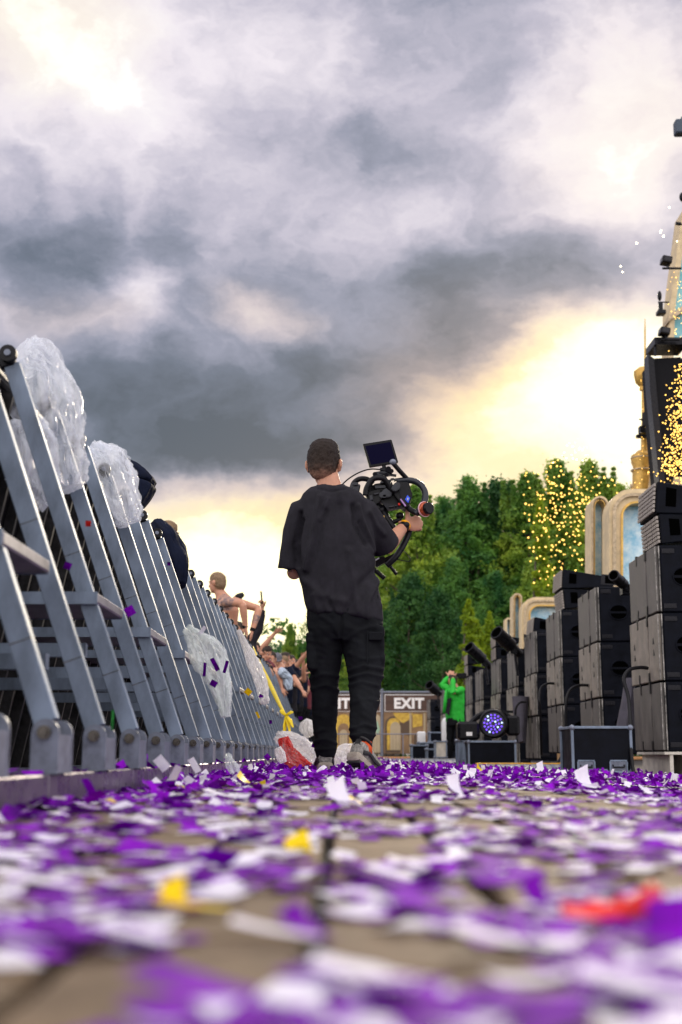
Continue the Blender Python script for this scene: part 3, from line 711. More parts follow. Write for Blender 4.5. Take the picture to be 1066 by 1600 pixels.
# cable ramps on the ground
def ramp(px0, px1, py, Y, label, lid):
    a, b = P(px0, py, Y), P(px1, py, Y); L_ = b.x-a.x; z = gz((a.x+b.x)/2)
    t = thing('cable_ramp', ((a.x+b.x)/2, Y, z), label, 'cable ramp', 'cable ramps across the pit')
    bm = BM(); extrude_poly(bm, [(a.x, Y-.25, z+.002), (a.x, Y-.06, z+.05), (a.x, Y+.06, z+.05), (a.x, Y+.25, z+.002)], (L_, 0, 0)); obj('ramp_body', bm, M['tread'], t)
    n = int(L_/.09)
    for i in range(min(n, 40)):
        bm = BM(); extrude_poly(bm, [(a.x+.02+i*.09, Y-.24, z+.010), (a.x+.02+i*.09, Y-.07, z+.053), (a.x+.02+i*.09, Y-.06, z+.047), (a.x+.02+i*.09, Y-.23, z+.003)], (.045, 0, 0)); obj('tread_bar', bm, M['alu_dull'], t)
    bm = BM(); box(bm, ((a.x+b.x)/2, Y, z+.058), (L_, .11, .012)); obj('lid', bm, M[lid], t)
ramp(744, 884, 1200, 13.3, 'low cable ramp with an orange lid in front of the violet light case', 'hazard')
ramp(600, 722, 1191, 19.6, 'long metal tread cable ramp crossing the pit behind the cameraman', 'tread')
# ------------------------------------------------------------------ trees
def leaves(centers, radii, per, size, seed, flat=.75, droop=.2):
    """many small rhombic leaf clusters spread round the given centres"""
    g = np.random.default_rng(seed); n = len(centers)*per
    C = np.repeat(np.array(centers), per, 0); Rr = np.repeat(np.array(radii), per)
    d = g.normal(size=(n, 3)); d /= np.linalg.norm(d, axis=1)[:, None]
    r = g.random(n)**.55*np.where(g.random(n) < .12, 1.45, 1.0)
    p = C + d*(Rr*r)[:, None]*np.array([1, 1, flat])
    nn = d*.7+g.normal(size=(n, 3))*.7+np.array([0, 0, .35]); nn /= np.linalg.norm(nn, axis=1)[:, None]
    a = np.cross(nn, g.normal(size=(n, 3))); a /= np.linalg.norm(a, axis=1)[:, None]; b = np.cross(nn, a)
    s = size*(.6+.8*g.random(n))[:, None]
    V = np.stack([p+a*s, p+b*s*.55-nn*s*.15, p-a*s, p-b*s*.55-nn*s*.15], 1).reshape(-1, 3)
    return npmesh('crown', V, np.arange(n*4).reshape(-1, 4))
def tree_proto(name, kind, H, W_, seed, leafm, per, size, nclump, label, base=.18, group=None, point=.7):
    g = random.Random(seed); t = thing(name, (0, 0, 0), label, 'tree', group)
    cs, rs = [], []
    for i in range(nclump):
        u = (i+.5)/nclump; z = H*(base+(1-base)*u)
        prof = (math.sin(math.pi*min(1, (u*.86+.14)))**point) if kind != 'cone' else (1-u)**.8*(.35+.65*min(1, u*6))
        if kind != 'cone': prof *= 1-.5*max(0, u-.4)/.6
        rr = W_/2*max(.05, prof); a = g.random()*6.283; q = rr*(g.random()**.35)
        if kind != 'cone': q *= g.uniform(.68, 1.2)
        cs.append((q*math.cos(a), q*math.sin(a), z+g.uniform(-.3, .3))); rs.append((g.uniform(.22, .95)**1.3)*(W_/5)*(1.15-.5*u))
    if kind != 'cone':
        for i in range(11):      # leading shoots give the spiky tops
            a = g.random()*6.28; q = g.uniform(0, W_*.26); z0_ = H*g.uniform(.80, .93)
            for k in range(6): cs.append((q*math.cos(a)+.05*k*math.cos(a), q*math.sin(a), z0_+k*.26)); rs.append(.30-.045*k)
    else:
        for k in range(6): cs.append((0, 0, H*(.86+.03*k))); rs.append(.14-.02*k)
    obj('crown', leaves(cs, rs, per, size, seed, .8), M[leafm], t)
    bm = BM(); top = H*.9; bend = g.uniform(-.3, .3)
    tube(bm, [(0, 0, 0), (.05, 0, H*.02), (bend*.3, 0, H*.3), (bend, .1, H*.6), (bend*.5, 0, top)], [H*.016, H*.013, H*.010, H*.006, .02], 8); obj('trunk', bm, M['bark'], t, smooth=True)
    if kind != 'cone':
        for k in range(9):
            c = cs[int((k+1)*nclump/11)]; z = c[2]-g.uniform(.5, 1.6); z = max(z, H*.15)
            bm = BM(); tube(bm, [(bend*.4, 0, z-.4), (c[0]*.45, c[1]*.45, z+.1), (c[0], c[1], c[2])], [H*.006, H*.004, .015], 6); obj('limb', bm, M['bark'], t)
    return t
TG = 'broadleaf trees at the edge of the wood'
protos = [tree_proto('tree', 'b', 14, 5.6, 11, 'leafA', 95, .105, 300, 'x', .22, TG), tree_proto('tree', 'b', 14, 5.0, 12, 'leafB', 95, .10, 280, 'x', .25, TG, .8),
          tree_proto('tree', 'b', 14, 6.2, 13, 'leafC', 95, .11, 300, 'x', .28, TG, .6)]
cp = tree_proto('conifer', 'cone', 6, 1.5, 31, 'cyp', 90, .07, 120, 'x', .03, 'slim lime conifers before the wood')
first = set()
def place(proto, loc, s, label, rz):
    if proto.name in first: o = dup(proto, loc, label)
    else: first.add(proto.name); o = proto; o.location = loc; o['label'] = label
    o.scale = s; o.rotation_euler = (0, 0, rz); return o
TR = [(452, 960, 60, 1, .62, 'small loose tree at the left end of the wood, behind the reaching crowd'), (500, 900, 63, 0, .8, 'tree behind the left leg of the cameraman, left end of the wood'),
      (560, 850, 66, 2, 1, 'tall tree hidden behind the back of the cameraman'), (612, 775, 64, 1, 1, 'tree directly behind the camera rig'),
      (652, 742, 60, 1, 1, 'bright yellow-green tree just right of the rig lens'), (700, 762, 64, 0, .95, 'tree with two low spiky tops right of the camera rig'),
      (741, 732, 62, 0, 1, 'dark green pointed tree in the middle of the wood'), (792, 738, 63, 2, 1, 'broad dark tree left of the falling sparks'),
      (836, 722, 61, 1, .95, 'tree at the left side of the falling sparks'), (884, 702, 62, 1, 1, 'tallest tree, behind the densest falling sparks'),
      (938, 704, 60, 1, .9, 'bright tree left of the golden turret'), (985, 742, 63, 1, 1, 'tree behind the golden turret'), (1040, 760, 60, 2, 1, 'tree behind the tall stage tower')]
for i, (px, py, Y, k, w, lb) in enumerate(TR):
    b = P(px, 1178, Y); h = P(px, py+14, Y).z+.1
    place(protos[k], (b.x, Y, -.1), (w*h/14*1.02, w*h/14*1.02, h/14.4), lb, i*1.3)
BL = ['left end of the wood, behind the small loose tree', 'behind the reaching crowd', 'behind the back of the cameraman', 'behind the bright tree beside the rig', 'behind the pointed middle trees', 'behind the left edge of the falling sparks', 'left of the golden turret', 'behind the stage tower']
LL = ['below the bright tree beside the rig', 'below the tree with two spiky tops', 'above the right exit sign', 'above the slimmer lime conifer', 'left of the low cream arch', 'behind the top boxes of the third stack', 'seen between the legs of the cameraman', 'right of the cameraman at hip height']
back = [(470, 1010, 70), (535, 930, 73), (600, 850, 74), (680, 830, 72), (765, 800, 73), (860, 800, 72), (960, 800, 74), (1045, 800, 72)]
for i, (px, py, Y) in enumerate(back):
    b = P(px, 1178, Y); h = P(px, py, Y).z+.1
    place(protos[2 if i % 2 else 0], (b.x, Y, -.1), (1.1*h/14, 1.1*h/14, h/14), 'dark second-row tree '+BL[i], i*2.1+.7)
low = [(645, 905, 56, 2), (715, 880, 57, 0), (690, 930, 53, 2), (780, 900, 55, 0), (840, 880, 54, 1), (905, 905, 55, 0), (560, 985, 56, 1), (600, 960, 57, 0)]
for i, (px, py, Y, k) in enumerate(low):
    b = P(px, 1178, Y); h = P(px, py, Y).z+.1
    place(protos[k], (b.x, Y, -.1), (h/14*1.0, h/14*1.0, h/14), 'lower spreading tree '+LL[i], i*1.7+.2)
for px, py, Y, w, lb in ((736, 944, 45, 1, 'slim lime conifer above the person in green'), (770, 962, 46, .8, 'slimmer lime conifer behind the largest cannon'), (748, 975, 47, 1.1, 'lime conifer just right of the slim one, lower'), (855, 790, 40, 1, 'tall lime conifer among the falling sparks')):
    b = P(px, 1178, Y); h = P(px, py, Y).z; place(cp, (b.x, Y, 0), (w*1.1, w*1.1, h/6), lb, px)
# dim undergrowth closing the foot of the wood
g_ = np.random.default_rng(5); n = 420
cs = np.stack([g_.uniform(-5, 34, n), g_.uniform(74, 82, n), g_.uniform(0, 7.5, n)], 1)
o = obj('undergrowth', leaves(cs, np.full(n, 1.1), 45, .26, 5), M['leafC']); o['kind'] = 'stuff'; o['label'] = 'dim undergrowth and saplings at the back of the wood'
for i in range(16):
    x = 3.0+i*1.7+random.uniform(-.6, .6); y = 71+random.uniform(-2, 3)
    bm = BM(); tube(bm, [(x, y, 0), (x+random.uniform(-.2, .2), y, 5), (x+random.uniform(-.5, .5), y, 9)], [.14, .11, .05], 7)
    o = obj('slender_tree', bm, M['palebark'] if 'palebark' in M else M['bark']); o['label'] = 'slender bare trunk standing in the dark inside of the wood above the exit fence'; o['category'] = 'tree'; o['group'] = 'slender trunks inside the wood'

# ------------------------------------------------------------------ exit fence
FY = 46
def text(body, size, loc, m, parent, bold=.012, name='lettering', depth=.01):
    cu = bpy.data.curves.new(name, 'FONT'); cu.body = body; cu.size = size; cu.extrude = depth; cu.offset = bold; cu.align_x = 'LEFT'; cu.space_character = 1.05
    tmp = bpy.data.objects.new(name, cu); COL.objects.link(tmp)
    dg = bpy.context.evaluated_depsgraph_get(); dg.update(); me = bpy.data.meshes.new_from_object(tmp.evaluated_get(dg))
    bpy.data.objects.remove(tmp)
    me.transform(Matrix.Translation(Vector(loc)) @ Matrix.Rotation(R(90), 4, 'X')); me.materials.clear()
    return obj(name, me, m, parent)
def fpt(px, py, dy=0): return P(px, py, FY+dy)
def fence_panel(px0, px1, label, sx0, sx1, tx):
    t = thing('printed_fence', fpt((px0+px1)/2, 1179), label, 'fence', 'printed fence panels under the exit signs')
    z0 = fpt(px0, 1181).z; 
    def slab(pts, dy, th, m, name, parent=t):
        bm = BM(); extrude_poly(bm, [fpt(x, y, dy) for x, y in pts], (0, th, 0)); return obj(name, bm, M[m], parent)
    slab([(px0, 1080), (px1, 1080), (px1, 1178), (px0, 1178)], 0, .05, 'umber', 'backing')
    bm = BM(); cyl(bm, fpt(px1, 1182, -.04), fpt(px1, 1076, -.04), .05, 10); obj('post', bm, M['alu_dull'], t)
    bm = BM(); cyl(bm, fpt(px0, 1081.5, -.04), fpt(px1, 1081.5, -.04), .04, 8); obj('top_tube', bm, M['alu_dull'], t)
    bm = BM(); cyl(bm, fpt(px0, 1084, -.03), fpt(px1, 1084, -.03), .02, 8)
    sg = slab([(sx0, 1085), (sx1, 1085), (sx1, 1112), (sx0, 1112)], -.03, .03, 'signwhite', 'sign_border')
    bm.free()
    slab([(sx0+1.2, 1086.2), (sx1-1.2, 1086.2), (sx1-1.2, 1110.8), (sx0+1.2, 1110.8)], -.05, .02, 'brownsign', 'sign_face', sg)
    a = fpt(tx, 1106.5, -.07); text('EXIT', .50, a, M['signwhite'], sg, bold=.022)
    # printed ornament: gold arches and tan drapery on the skirt below
    w = px1-px0
    slab([(px0+1.5, 1113), (px1-1.5, 1113), (px1-1.5, 1177), (px0+1.5, 1177)], -.012, .012, 'tanprint', 'print_field')
    def arch(cx, hw, top, bot, m, dy):
        pts = [(cx-hw, bot), (cx+hw, bot)]+[(cx+hw*math.cos(a), top+hw*1.1-hw*1.1*math.sin(a)) for a in [math.pi*i/12 for i in range(13)]]
        slab(pts, dy, .008, m, 'printed_arch')
    return t, slab, arch
t, slab, arch = fence_panel(484, 597, 'printed fence panel seen between the legs of the cameraman, under the left exit sign', 486, 595, 500)
arch(500, 10, 1120, 1176, 'paleprint', -.022); arch(500, 7, 1124, 1176, 'goldfill', -.032)
arch(537, 13, 1116, 1176, 'goldfill', -.022); arch(537, 9, 1130, 1176, 'tanprint', -.032); arch(537, 6, 1140, 1176, 'paleprint', -.042)
arch(588, 7, 1116, 1176, 'paleprint', -.022); slab([(584, 1133), (590, 1126), (594, 1140), (591, 1146), (585, 1143)], -.036, .008, 'mint', 'printed_shape'); arch(563, 9, 1118, 1176, 'goldfill', -.022)
t, slab, arch = fence_panel(598, 694, 'printed fence panel with gold arches and drapery, under the right exit sign', 601, 690, 615.5)
slab([(614, 1114), (646, 1114), (640, 1124), (630, 1130), (620, 1123)], -.024, .008, 'goldfill', 'printed_shape')
arch(614, 12, 1119, 1176, 'umber', -.02); arch(615, 10, 1122, 1172, 'goldfill', -.03); arch(618, 8, 1128, 1172, 'paleprint', -.04)
slab([(640, 1114), (643, 1114), (643, 1176), (640, 1176)], -.03, .008, 'paleprint', 'printed_column'); slab([(662, 1114), (665, 1114), (665, 1176), (662, 1176)], -.03, .008, 'paleprint', 'printed_column')
slab([(645, 1116), (660, 1116), (660, 1134), (645, 1137)], -.024, .008, 'goldfill', 'printed_shape'); slab([(667, 1116), (690, 1116), (688, 1130), (668, 1128)], -.024, .008, 'goldfill', 'printed_shape')
slab([(618, 1131), (640, 1126), (640, 1150), (628, 1146)], -.022, .008, 'umber', 'printed_shape')
arch(652, 5, 1146, 1176, 'umber', -.026); arch(676, 6, 1140, 1176, 'goldfill', -.026)
# low mesh barrier before the fence
t = thing('mesh_barrier', (fpt(597, 1150).x, 44, 0), 'thin low grey mesh barrier in front of the printed fence', 'barrier')
bm = BM(); cyl(bm, P(484, 1147, 44), P(694, 1147, 44), .02, 6); obj('top_rail', bm, M['alu_dull'], t)
for px in (575, 630, 685): bm = BM(); cyl(bm, P(px, 1183, 44), P(px, 1147, 44), .02, 6); obj('post', bm, M['alu_dull'], t)
for i in range(42): bm = BM(); px = 484+5*i; cyl(bm, P(px, 1182, 44), P(px, 1147, 44), .005, 4); obj('wire', bm, M['bolt'], t)
o = obj('earth_strip', (lambda b: (box(b, (4, 43.5, -.04), (26, 4, .09), bev=.02), b)[1])(BM()), M['hazardsoil'] if 'hazardsoil' in M else M['wood']); o['kind'] = 'structure'

# ------------------------------------------------------------------ stage scenery
def archpts(x0, x1, top, bot, r, n=10):
    """rounded-top outline in picture pixels"""
    pts = [(x0, bot), (x1, bot)]
    pts += [(x1-r+r*math.cos(a), top+r-r*math.sin(a)) for a in [math.pi/2*i/n for i in range(n+1)]]
    pts += [(x0+r-r*math.sin(a), top+r-r*math.cos(a)) for a in [math.pi/2*i/n for i in range(n+1)]]
    return pts
def ring_frame(outer, inner, Y, dep, m, name, parent, dy=0):
    bm = BM(); n = len(outer)
    ro = [P(x, y, Y+dy) for x, y in outer]; ri = [P(x, y, Y+dy) for x, y in inner]
    A = [bm.verts.new(p) for p in ro]; B = [bm.verts.new(p) for p in ri]
    A2 = [bm.verts.new(p+Vector((0, dep, 0))) for p in ro]; B2 = [bm.verts.new(p+Vector((0, dep, 0))) for p in ri]
    for i in range(n):
        j = (i+1) % n
        bm.faces.new((A[i], A[j], B[j], B[i])); bm.faces.new((A2[i], B2[i], B2[j], A2[j]))
        bm.faces.new((A[i], A2[i], A2[j], A[j])); bm.faces.new((B[i], B[j], B2[j], B2[i]))
    return obj(name, bm, M[m], parent)
def window_arch(x0, x1, top, bot, r, fw, Y, label, glass, dep=.5, trim=True):
    t = thing('arched_scenery', P((x0+x1)/2, bot, Y), label, 'stage scenery', 'cream arched scenery panels with coloured glass')
    O = archpts(x0, x1, top, bot, r); s = fw
    I = archpts(x0+s, x1-s, top+s, bot-s*.3, max(1, r-s*.6))
    ring_frame(O, I, Y, dep, 'cream', 'frame', t)
    if trim:
        q = fw*.28; O2 = archpts(x0+q, x1-q, top+q, bot-1, max(1, r-q*.6)); I2 = archpts(x0+fw*.5, x1-fw*.5, top+fw*.5, bot-1.5, max(1, r-fw*.4))
        ring_frame(O2, I2, Y, .06, 'creamd', 'carved_band', t, -.05)
        O3 = archpts(x0+s*.86, x1-s*.86, top+s*.86, bot-s*.28, max(1, r-s*.5)); ring_frame(O3, I, Y, .05, 'gold', 'inner_bead', t, -.035)
    bm = BM(); extrude_poly(bm, [P(x, y, Y+dep*.5) for x, y in I], (0, .04, 0)); obj('glass', bm, M[glass], t)
    return t
window_arch(924, 951, 775, 1000, 13, 6, 19.2, 'narrow cream arch with pale blue glass left of the wide arch', 'blueglass')
window_arch(952, 1120, 764, 1010, 34, 22, 18.4, 'wide cream arch with blue glass behind the nearest stack', 'blueglass')
window_arch(801, 816, 927, 1010, 7, 4, 33, 'small narrow cream arch behind the cannons', 'blueglass')
window_arch(815, 895, 933, 1030, 22, 14, 32, 'wide low cream arch with pale blue glass behind the fourth stack', 'blueglass')
window_arch(790, 800, 965, 1030, 4, 2.5, 38, 'tiniest cream arch, farthest, between the cannons', 'blueglass', trim=False)
# tall tower at the right edge
TY = 21
t = thing('stage_tower', P(1070, 900, TY), 'tall cream stage tower with teal glass cut by the right edge', 'stage tower')
ring_frame([(1066, 330), (1100, 300), (1130, 300), (1130, 760), (1030, 760), (1043, 620), (1047, 480)], [(1070, 372), (1100, 330), (1122, 330), (1122, 745), (1046, 745), (1051, 620), (1055, 484)], TY, .5, 'cream', 'frame', t)
bm = BM(); extrude_poly(bm, [P(x, y, TY+.2) for x, y in [(1070, 372), (1100, 330), (1122, 330), (1122, 545), (1050, 545), (1055, 484)]], (0, .05, 0)); obj('glass', bm, M['tealglass'], t)
bm = BM(); extrude_poly(bm, [P(x, y, TY+.1) for x, y in [(1046, 560), (1122, 560), (1122, 745), (1044, 745)]], (0, .05, 0)); obj('dark_panel', bm, M['darksteel'], t)
bm = BM(); extrude_poly(bm, [P(x, y, TY-.06) for x, y in [(1045, 493), (1066, 478), (1080, 470), (1080, 478), (1066, 487), (1045, 502)]], (0, .4, 0)); obj('cornice', bm, M['creamd'], t)
for i, (x, y) in enumerate([(1058, 372), (1052, 430), (1048, 470), (1060, 400), (1062, 350)]):
    pass
# line-array shaped dark tower leaning beside it
t = thing('dark_leaning_mast', P(1035, 760, 20), 'dark leaning loudspeaker mast under the stage tower', 'loudspeaker mast')
bm = BM(); extrude_poly(bm, [P(x, y, 20) for x, y in [(1021, 560), (1064, 558), (1072, 650), (1060, 706), (1050, 762), (1037, 760), (1026, 640)]], (0, .8, 0)); obj('body', bm, M['darksteel'], t)
bm = BM(); extrude_poly(bm, [P(x, y, 19.9) for x, y in [(1013, 553), (1022, 560), (1026, 610), (1034, 690), (1040, 762), (1031, 762), (1024, 690), (1016, 610)]], (0, .3, 0)); obj('side_rail', bm, M['blackm'], t)
bm = BM(); extrude_poly(bm, [P(x, y, 19.8) for x, y in [(1023, 527), (1075, 527), (1075, 538), (1023, 538)]], (0, .6, 0)); obj('platform', bm, M['blackm'], t)
bm = BM(); cyl(bm, P(1024, 538, 19.9), P(1024, 556, 19.9), .02); obj('hanger', bm, M['blackm'], t)
t = thing('speaker_stack_top', P(1058, 720, 19), 'x', 'scenery'); bpy.data.objects.remove(t)
# golden turret with its spire
t = thing('golden_turret', P(1006, 770, 22), 'golden turret with a flared cup and a thin spire right of the wood', 'turret')
def lathe(bm, px, prof, Y, seg=20):
    rs = []
    for (hw, py) in prof:
        c = P(px, py, Y); r = hw/2000*Y
        rs.append([c+Vector((r*math.cos(2*math.pi*k/seg), r*math.sin(2*math.pi*k/seg), 0)) for k in range(seg)])
    rings(bm, rs)
bm = BM(); lathe(bm, 1008, [(.5, 498), (1.3, 515), (1.6, 560), (1.8, 578)], 22, 8); obj('spire', bm, M['gold'], t)
bm = BM(); lathe(bm, 1004, [(6, 574), (14, 580), (14, 586), (11, 598), (5, 604), (5, 610)], 22); obj('cup', bm, M['gold'], t, smooth=R(35))
bm = BM(); lathe(bm, 1007, [(4.5, 604), (4.5, 650), (5.5, 690), (6, 715)], 22); obj('shaft', bm, M['gold'], t, smooth=R(35))
bm = BM(); lathe(bm, 1003, [(6, 704), (17, 712), (17, 722), (14, 730), (15, 740), (15, 752), (13, 770), (14, 800), (14, 860), (14, 1000)], 22); obj('drum', bm, M['gold'], t, smooth=R(35))
for zz, yy in ((716, 713), (735, 727)):
    c = P(1003, zz, 22); bm = BM(); tube(bm, [c+Vector((.185*math.cos(u), .185*math.sin(u), 0)) for u in [2*math.pi*i/24 for i in range(24)]], .014, 6, closed=True); obj('moulding', bm, M['creamd'], t)
bm = BM(); box(bm, P(1006, 672, 21.8), (.16, .16, .12)); box(bm, P(1005, 682, 21.8), (.24, .1, .05)); cyl(bm, P(999, 655, 21.8), P(1015, 658, 21.8), .015); cyl(bm, P(1008, 645, 21.8), P(1008, 665, 21.8), .05); obj('lamp_bracket', bm, M['blackm'], t)
t2 = thing('scenery_curl', P(1028, 760, 21.5), 'cream curved scenery fin between the turret and the dark mast', 'stage scenery')
bm = BM(); extrude_poly(bm, [P(x, y, 21.5) for x, y in [(1018, 762), (1022, 740), (1031, 712), (1040, 700), (1048, 716), (1050, 762)]], (0, .3, 0)); obj('fin', bm, M['creamd'], t2)
bm = BM(); cyl(bm, P(985, 760, 22.3), P(1050, 760, 22.3), .05); obj('ledge', bm, M['cream'], t2)
# lamps and brackets on the tower edge
def spot(px, py, Y, s, label, flip=1):
    t = thing('spotlight', P(px, py, Y), label, 'spotlight', 'small black spotlights on the tower edge')
    bm = BM(); c = P(px, py, Y); rot = Matrix.Rotation(R(12*flip), 3, 'Y'); box(bm, c, (.17*s, .2*s, .12*s), rot, bev=.012)
    box(bm, c+Vector((0, -.11*s, .0)), (.15*s, .02, .10*s), rot); obj('head', bm, M['blackm'], t)
    bm = BM(); cyl(bm, c+Vector((.02, 0, -.05*s)), c+Vector((.03, 0, -.13*s)), .015); cyl(bm, c+Vector((-.07*s, 0, -.13*s)), c+Vector((.25*s, 0, -.13*s)), .02); obj('bracket', bm, M['blackm'], t)
    bm = BM(); box(bm, c+Vector((0, -.124*s, 0)), (.11*s, .004, .07*s), rot); obj('lens', bm, M['screen'], t)
spot(1041, 408, 20.6, 1.0, 'black spotlight highest but two, on the tower edge')
spot(1038, 519, 19.7, .95, 'black spotlight standing on the dark platform')
t = thing('moving_head', P(1034, 490, 20.5), 'slim black moving light standing on a bracket by the tower', 'stage light')
bm = BM(); c = P(1033, 489, 20.5); box(bm, c, (.14, .16, .07), bev=.01); obj('base', bm, M['blackm'], t)
bm = BM(); cyl(bm, c+Vector((0, 0, .03)), c+Vector((-.0, 0, .19)), .04, 10); cyl(bm, c+Vector((-.04, 0, .19)), c+Vector((.14, 0, .19)), .012); obj('yoke', bm, M['blackm'], t)
bm = BM(); ell(bm, c+Vector((-.01, 0, .30)), (.035, .05, .09)); obj('head', bm, M['blackm'], t, smooth=True)
o = obj('wall_lamp', (lambda b: (box(b, P(1064, 200, TY-.3), (.22, .2, .26), bev=.02), box(b, P(1069, 186, TY-.3), (.10, .1, .06)), b)[2])(BM()), M['greybox'] if 'greybox' in M else M['latch']); o['label'] = 'dark box lamp at the right edge near the top'; o['category'] = 'lamp'
o = obj('wall_lamp', (lambda b: (ell(b, P(1067, 308, TY-.3), (.06, .06, .09)), cyl(b, P(1067, 308, TY-.3), P(1080, 308, TY-.3), .02), b)[2])(BM()), M['blackm']); o['label'] = 'small round black lamp at the right edge above the tower'; o['category'] = 'lamp'
o = obj('wall_lamp', (lambda b: (cyl(b, P(1056, 349, TY-.3), P(1064, 350, TY-.3), .03), cyl(b, P(1060, 350, TY-.3), P(1075, 352, TY-.3), .015), b)[2])(BM()), M['blackm']); o['label'] = 'tiny black lamp just above the highest spotlight'; o['category'] = 'lamp'

# falling golden sparks
def sparks(name, pts, r, m, label):
    V = []; F = []; base = [(0, 0, 1), (0, 0, -1)]+[(math.cos(a), math.sin(a), 0) for a in (0, 1.57, 3.14, 4.71)]
    fs = [(2, 3, 0), (3, 4, 0), (4, 5, 0), (5, 2, 0), (3, 2, 1), (4, 3, 1), (5, 4, 1), (2, 5, 1)]
    for i, p in enumerate(pts):
        s = r*p[1]; k = len(V); V += [(p[0].x+a*s, p[0].y+b*s, p[0].z+c*s) for a, b, c in base]; F += [tuple(q+k for q in f) for f in fs]
    o = obj(name, npmesh(name, np.array(V), np.array(F)), M[m]); o['kind'] = 'stuff'; o['label'] = label
g = random.Random(4); pts = []
while len(pts) < 300:
    py = g.triangular(705, 925, 780); cx = 890 - (py-760)*.12; hw = 70-max(0, py-840)*.42
    px = g.gauss(cx, hw*.62)
    if not 818 < px < 990 or (px > 925 and py > 775): continue
    if abs(px-cx) > hw*1.35: continue
    pts.append((P(px, py, g.uniform(27, 31)), g.uniform(.7, 1.25)))
sparks('firework_sparks', pts, .020, 'spark', 'golden firework sparks falling in front of the wood')
pts = []
while len(pts) < 430:
    py = g.triangular(545, 764, 740); k = (py-545)/220
    px = 1070-abs(g.gauss(0, 1))*(6+17*k) if g.random() < .9 else g.uniform(1036, 1066)
    pts.append((P(px, py, g.uniform(18.6, 19.6)), g.uniform(.6, 1.3)))
for _ in range(60):
    py = g.uniform(420, 560); pts.append((P(g.gauss(1060, 6), py, 20.3), g.uniform(.5, 1)))
for _ in range(50): pts.append((P(g.gauss(1004, 9), g.uniform(570, 765), 21.4), g.uniform(.5, .8)))
sparks('firework_sparks', pts, .0125, 'spark', 'golden firework sparks falling down the stage tower')
pts = [(P(x, y, 20), s) for x, y, s in [(995, 380, 1), (1032, 363, .9), (1037, 369, 1.1), (1046, 324, .8), (970, 416, .8), (973, 425, .8), (1058, 377, .7), (1033, 360, .6), (905, 702, .6), (895, 698, .6)]]
for _ in range(26): pts.append((P(g.gauss(905, 18), g.uniform(680, 725), 29), g.uniform(.3, .8)))
sparks('firework_sparks', pts, .020, 'sparkw', 'pale sparks flying in the sky left of the tower')
# ------------------------------------------------------------------ people
def basis(fwd, up=(0, 0, 1)):
    f = Vector(fwd).normalized(); r_ = f.cross(Vector(up)).normalized(); u = r_.cross(f)
    return Matrix((r_, f, u)).transposed()        # columns: right, forward, up
def head_geo(bm, c, B, s=1.0, neck=None):
    def E(p, r, u=18, v=12): ell(bm, Vector(c)+B @ (Vector(p)*s), [k*s for k in r], B, u, v)
    E((0, -.012, .028), (.076, .095, .090)); E((0, .028, -.045), (.057, .062, .070)); E((0, .060, -.092), (.026, .022, .020))
    E((0, -.03, -.03), (.066, .07, .06)); E((0, .072, .018), (.050, .018, .014))
    for q in (-1, 1):
        E((q*.080, -.006, -.012), (.010, .020, .032), 12, 8); E((q*.088, -.016, -.004), (.008, .016, .026), 12, 8); E((q*.036, .060, -.030), (.022, .024, .022), 8, 6)
    tube(bm, [Vector(c)+B @ (Vector(p)*s) for p in ((0, .080, .012), (0, .098, -.018), (0, .104, -.030), (0, .085, -.040))], [.009*s, .012*s, .016*s, .010*s], 8)
    E((0, .082, -.058), (.024, .010, .006), 8, 6); E((0, .080, -.068), (.020, .010, .007), 8, 6)
def hair_geo(c, B, s=1.0, crop=0, seed=0):
    bm = BM()
    def E(p, r): ell(bm, Vector(c)+B @ (Vector(p)*s), [k*s for k in r], B, 28, 20)
    E((0, -.018, .034), (.0805, .0965, .0905)); E((0, -.030, .010), (.0785, .0860, .0800)); E((0, -.040, -.020), (.0715, .0740, .0740))
    E((0, -.046, -.052), (.054, .056, .042)); E((.027, -.008, .056), (.047, .080, .067)); E((-.027, -.008, .056), (.047, .080, .067)); E((0, -.008, .06), (.06, .08, .068))
    def dsp(p, n): return .0045*mn.noise(p*80)+.004*mn.noise(p*38)
    return remesh(bm, .006*s, 2, dsp)
def face_bits(t, c, B, s=1.0):
    for q in (-1, 1):
        bm = BM(); ell(bm, Vector(c)+B @ (Vector((q*.031, .078, .004))*s), (.011*s, .009*s, .008*s), B, 10, 8); e = obj('eye', bm, M['eyewhite'], t, smooth=True)
        bm = BM(); ell(bm, Vector(c)+B @ (Vector((q*.031, .0845, .004))*s), (.005*s, .003*s, .005*s), B, 8, 6); obj('iris', bm, M['rubber'], e)
        bm = BM(); tube(bm, [Vector(c)+B @ (Vector(p)*s) for p in ((q*.016, .088, .021), (q*.034, .088, .026), (q*.050, .078, .020))], [.003*s, .004*s, .002*s], 6); obj('eyebrow', bm, M['hair'], t)
    bm = BM(); tube(bm, [Vector(c)+B @ (Vector(p)*s) for p in ((-.022, .086, -.063), (0, .093, -.062), (.022, .086, -.063))], [.002*s, .0045*s, .002*s], 6); obj('lips', bm, M['lips'], t)
M['eyewhite'] = mat('eye_white', (.7, .68, .65), .2); M['lips'] = mat('lips', (.38, .13, .10), .5)
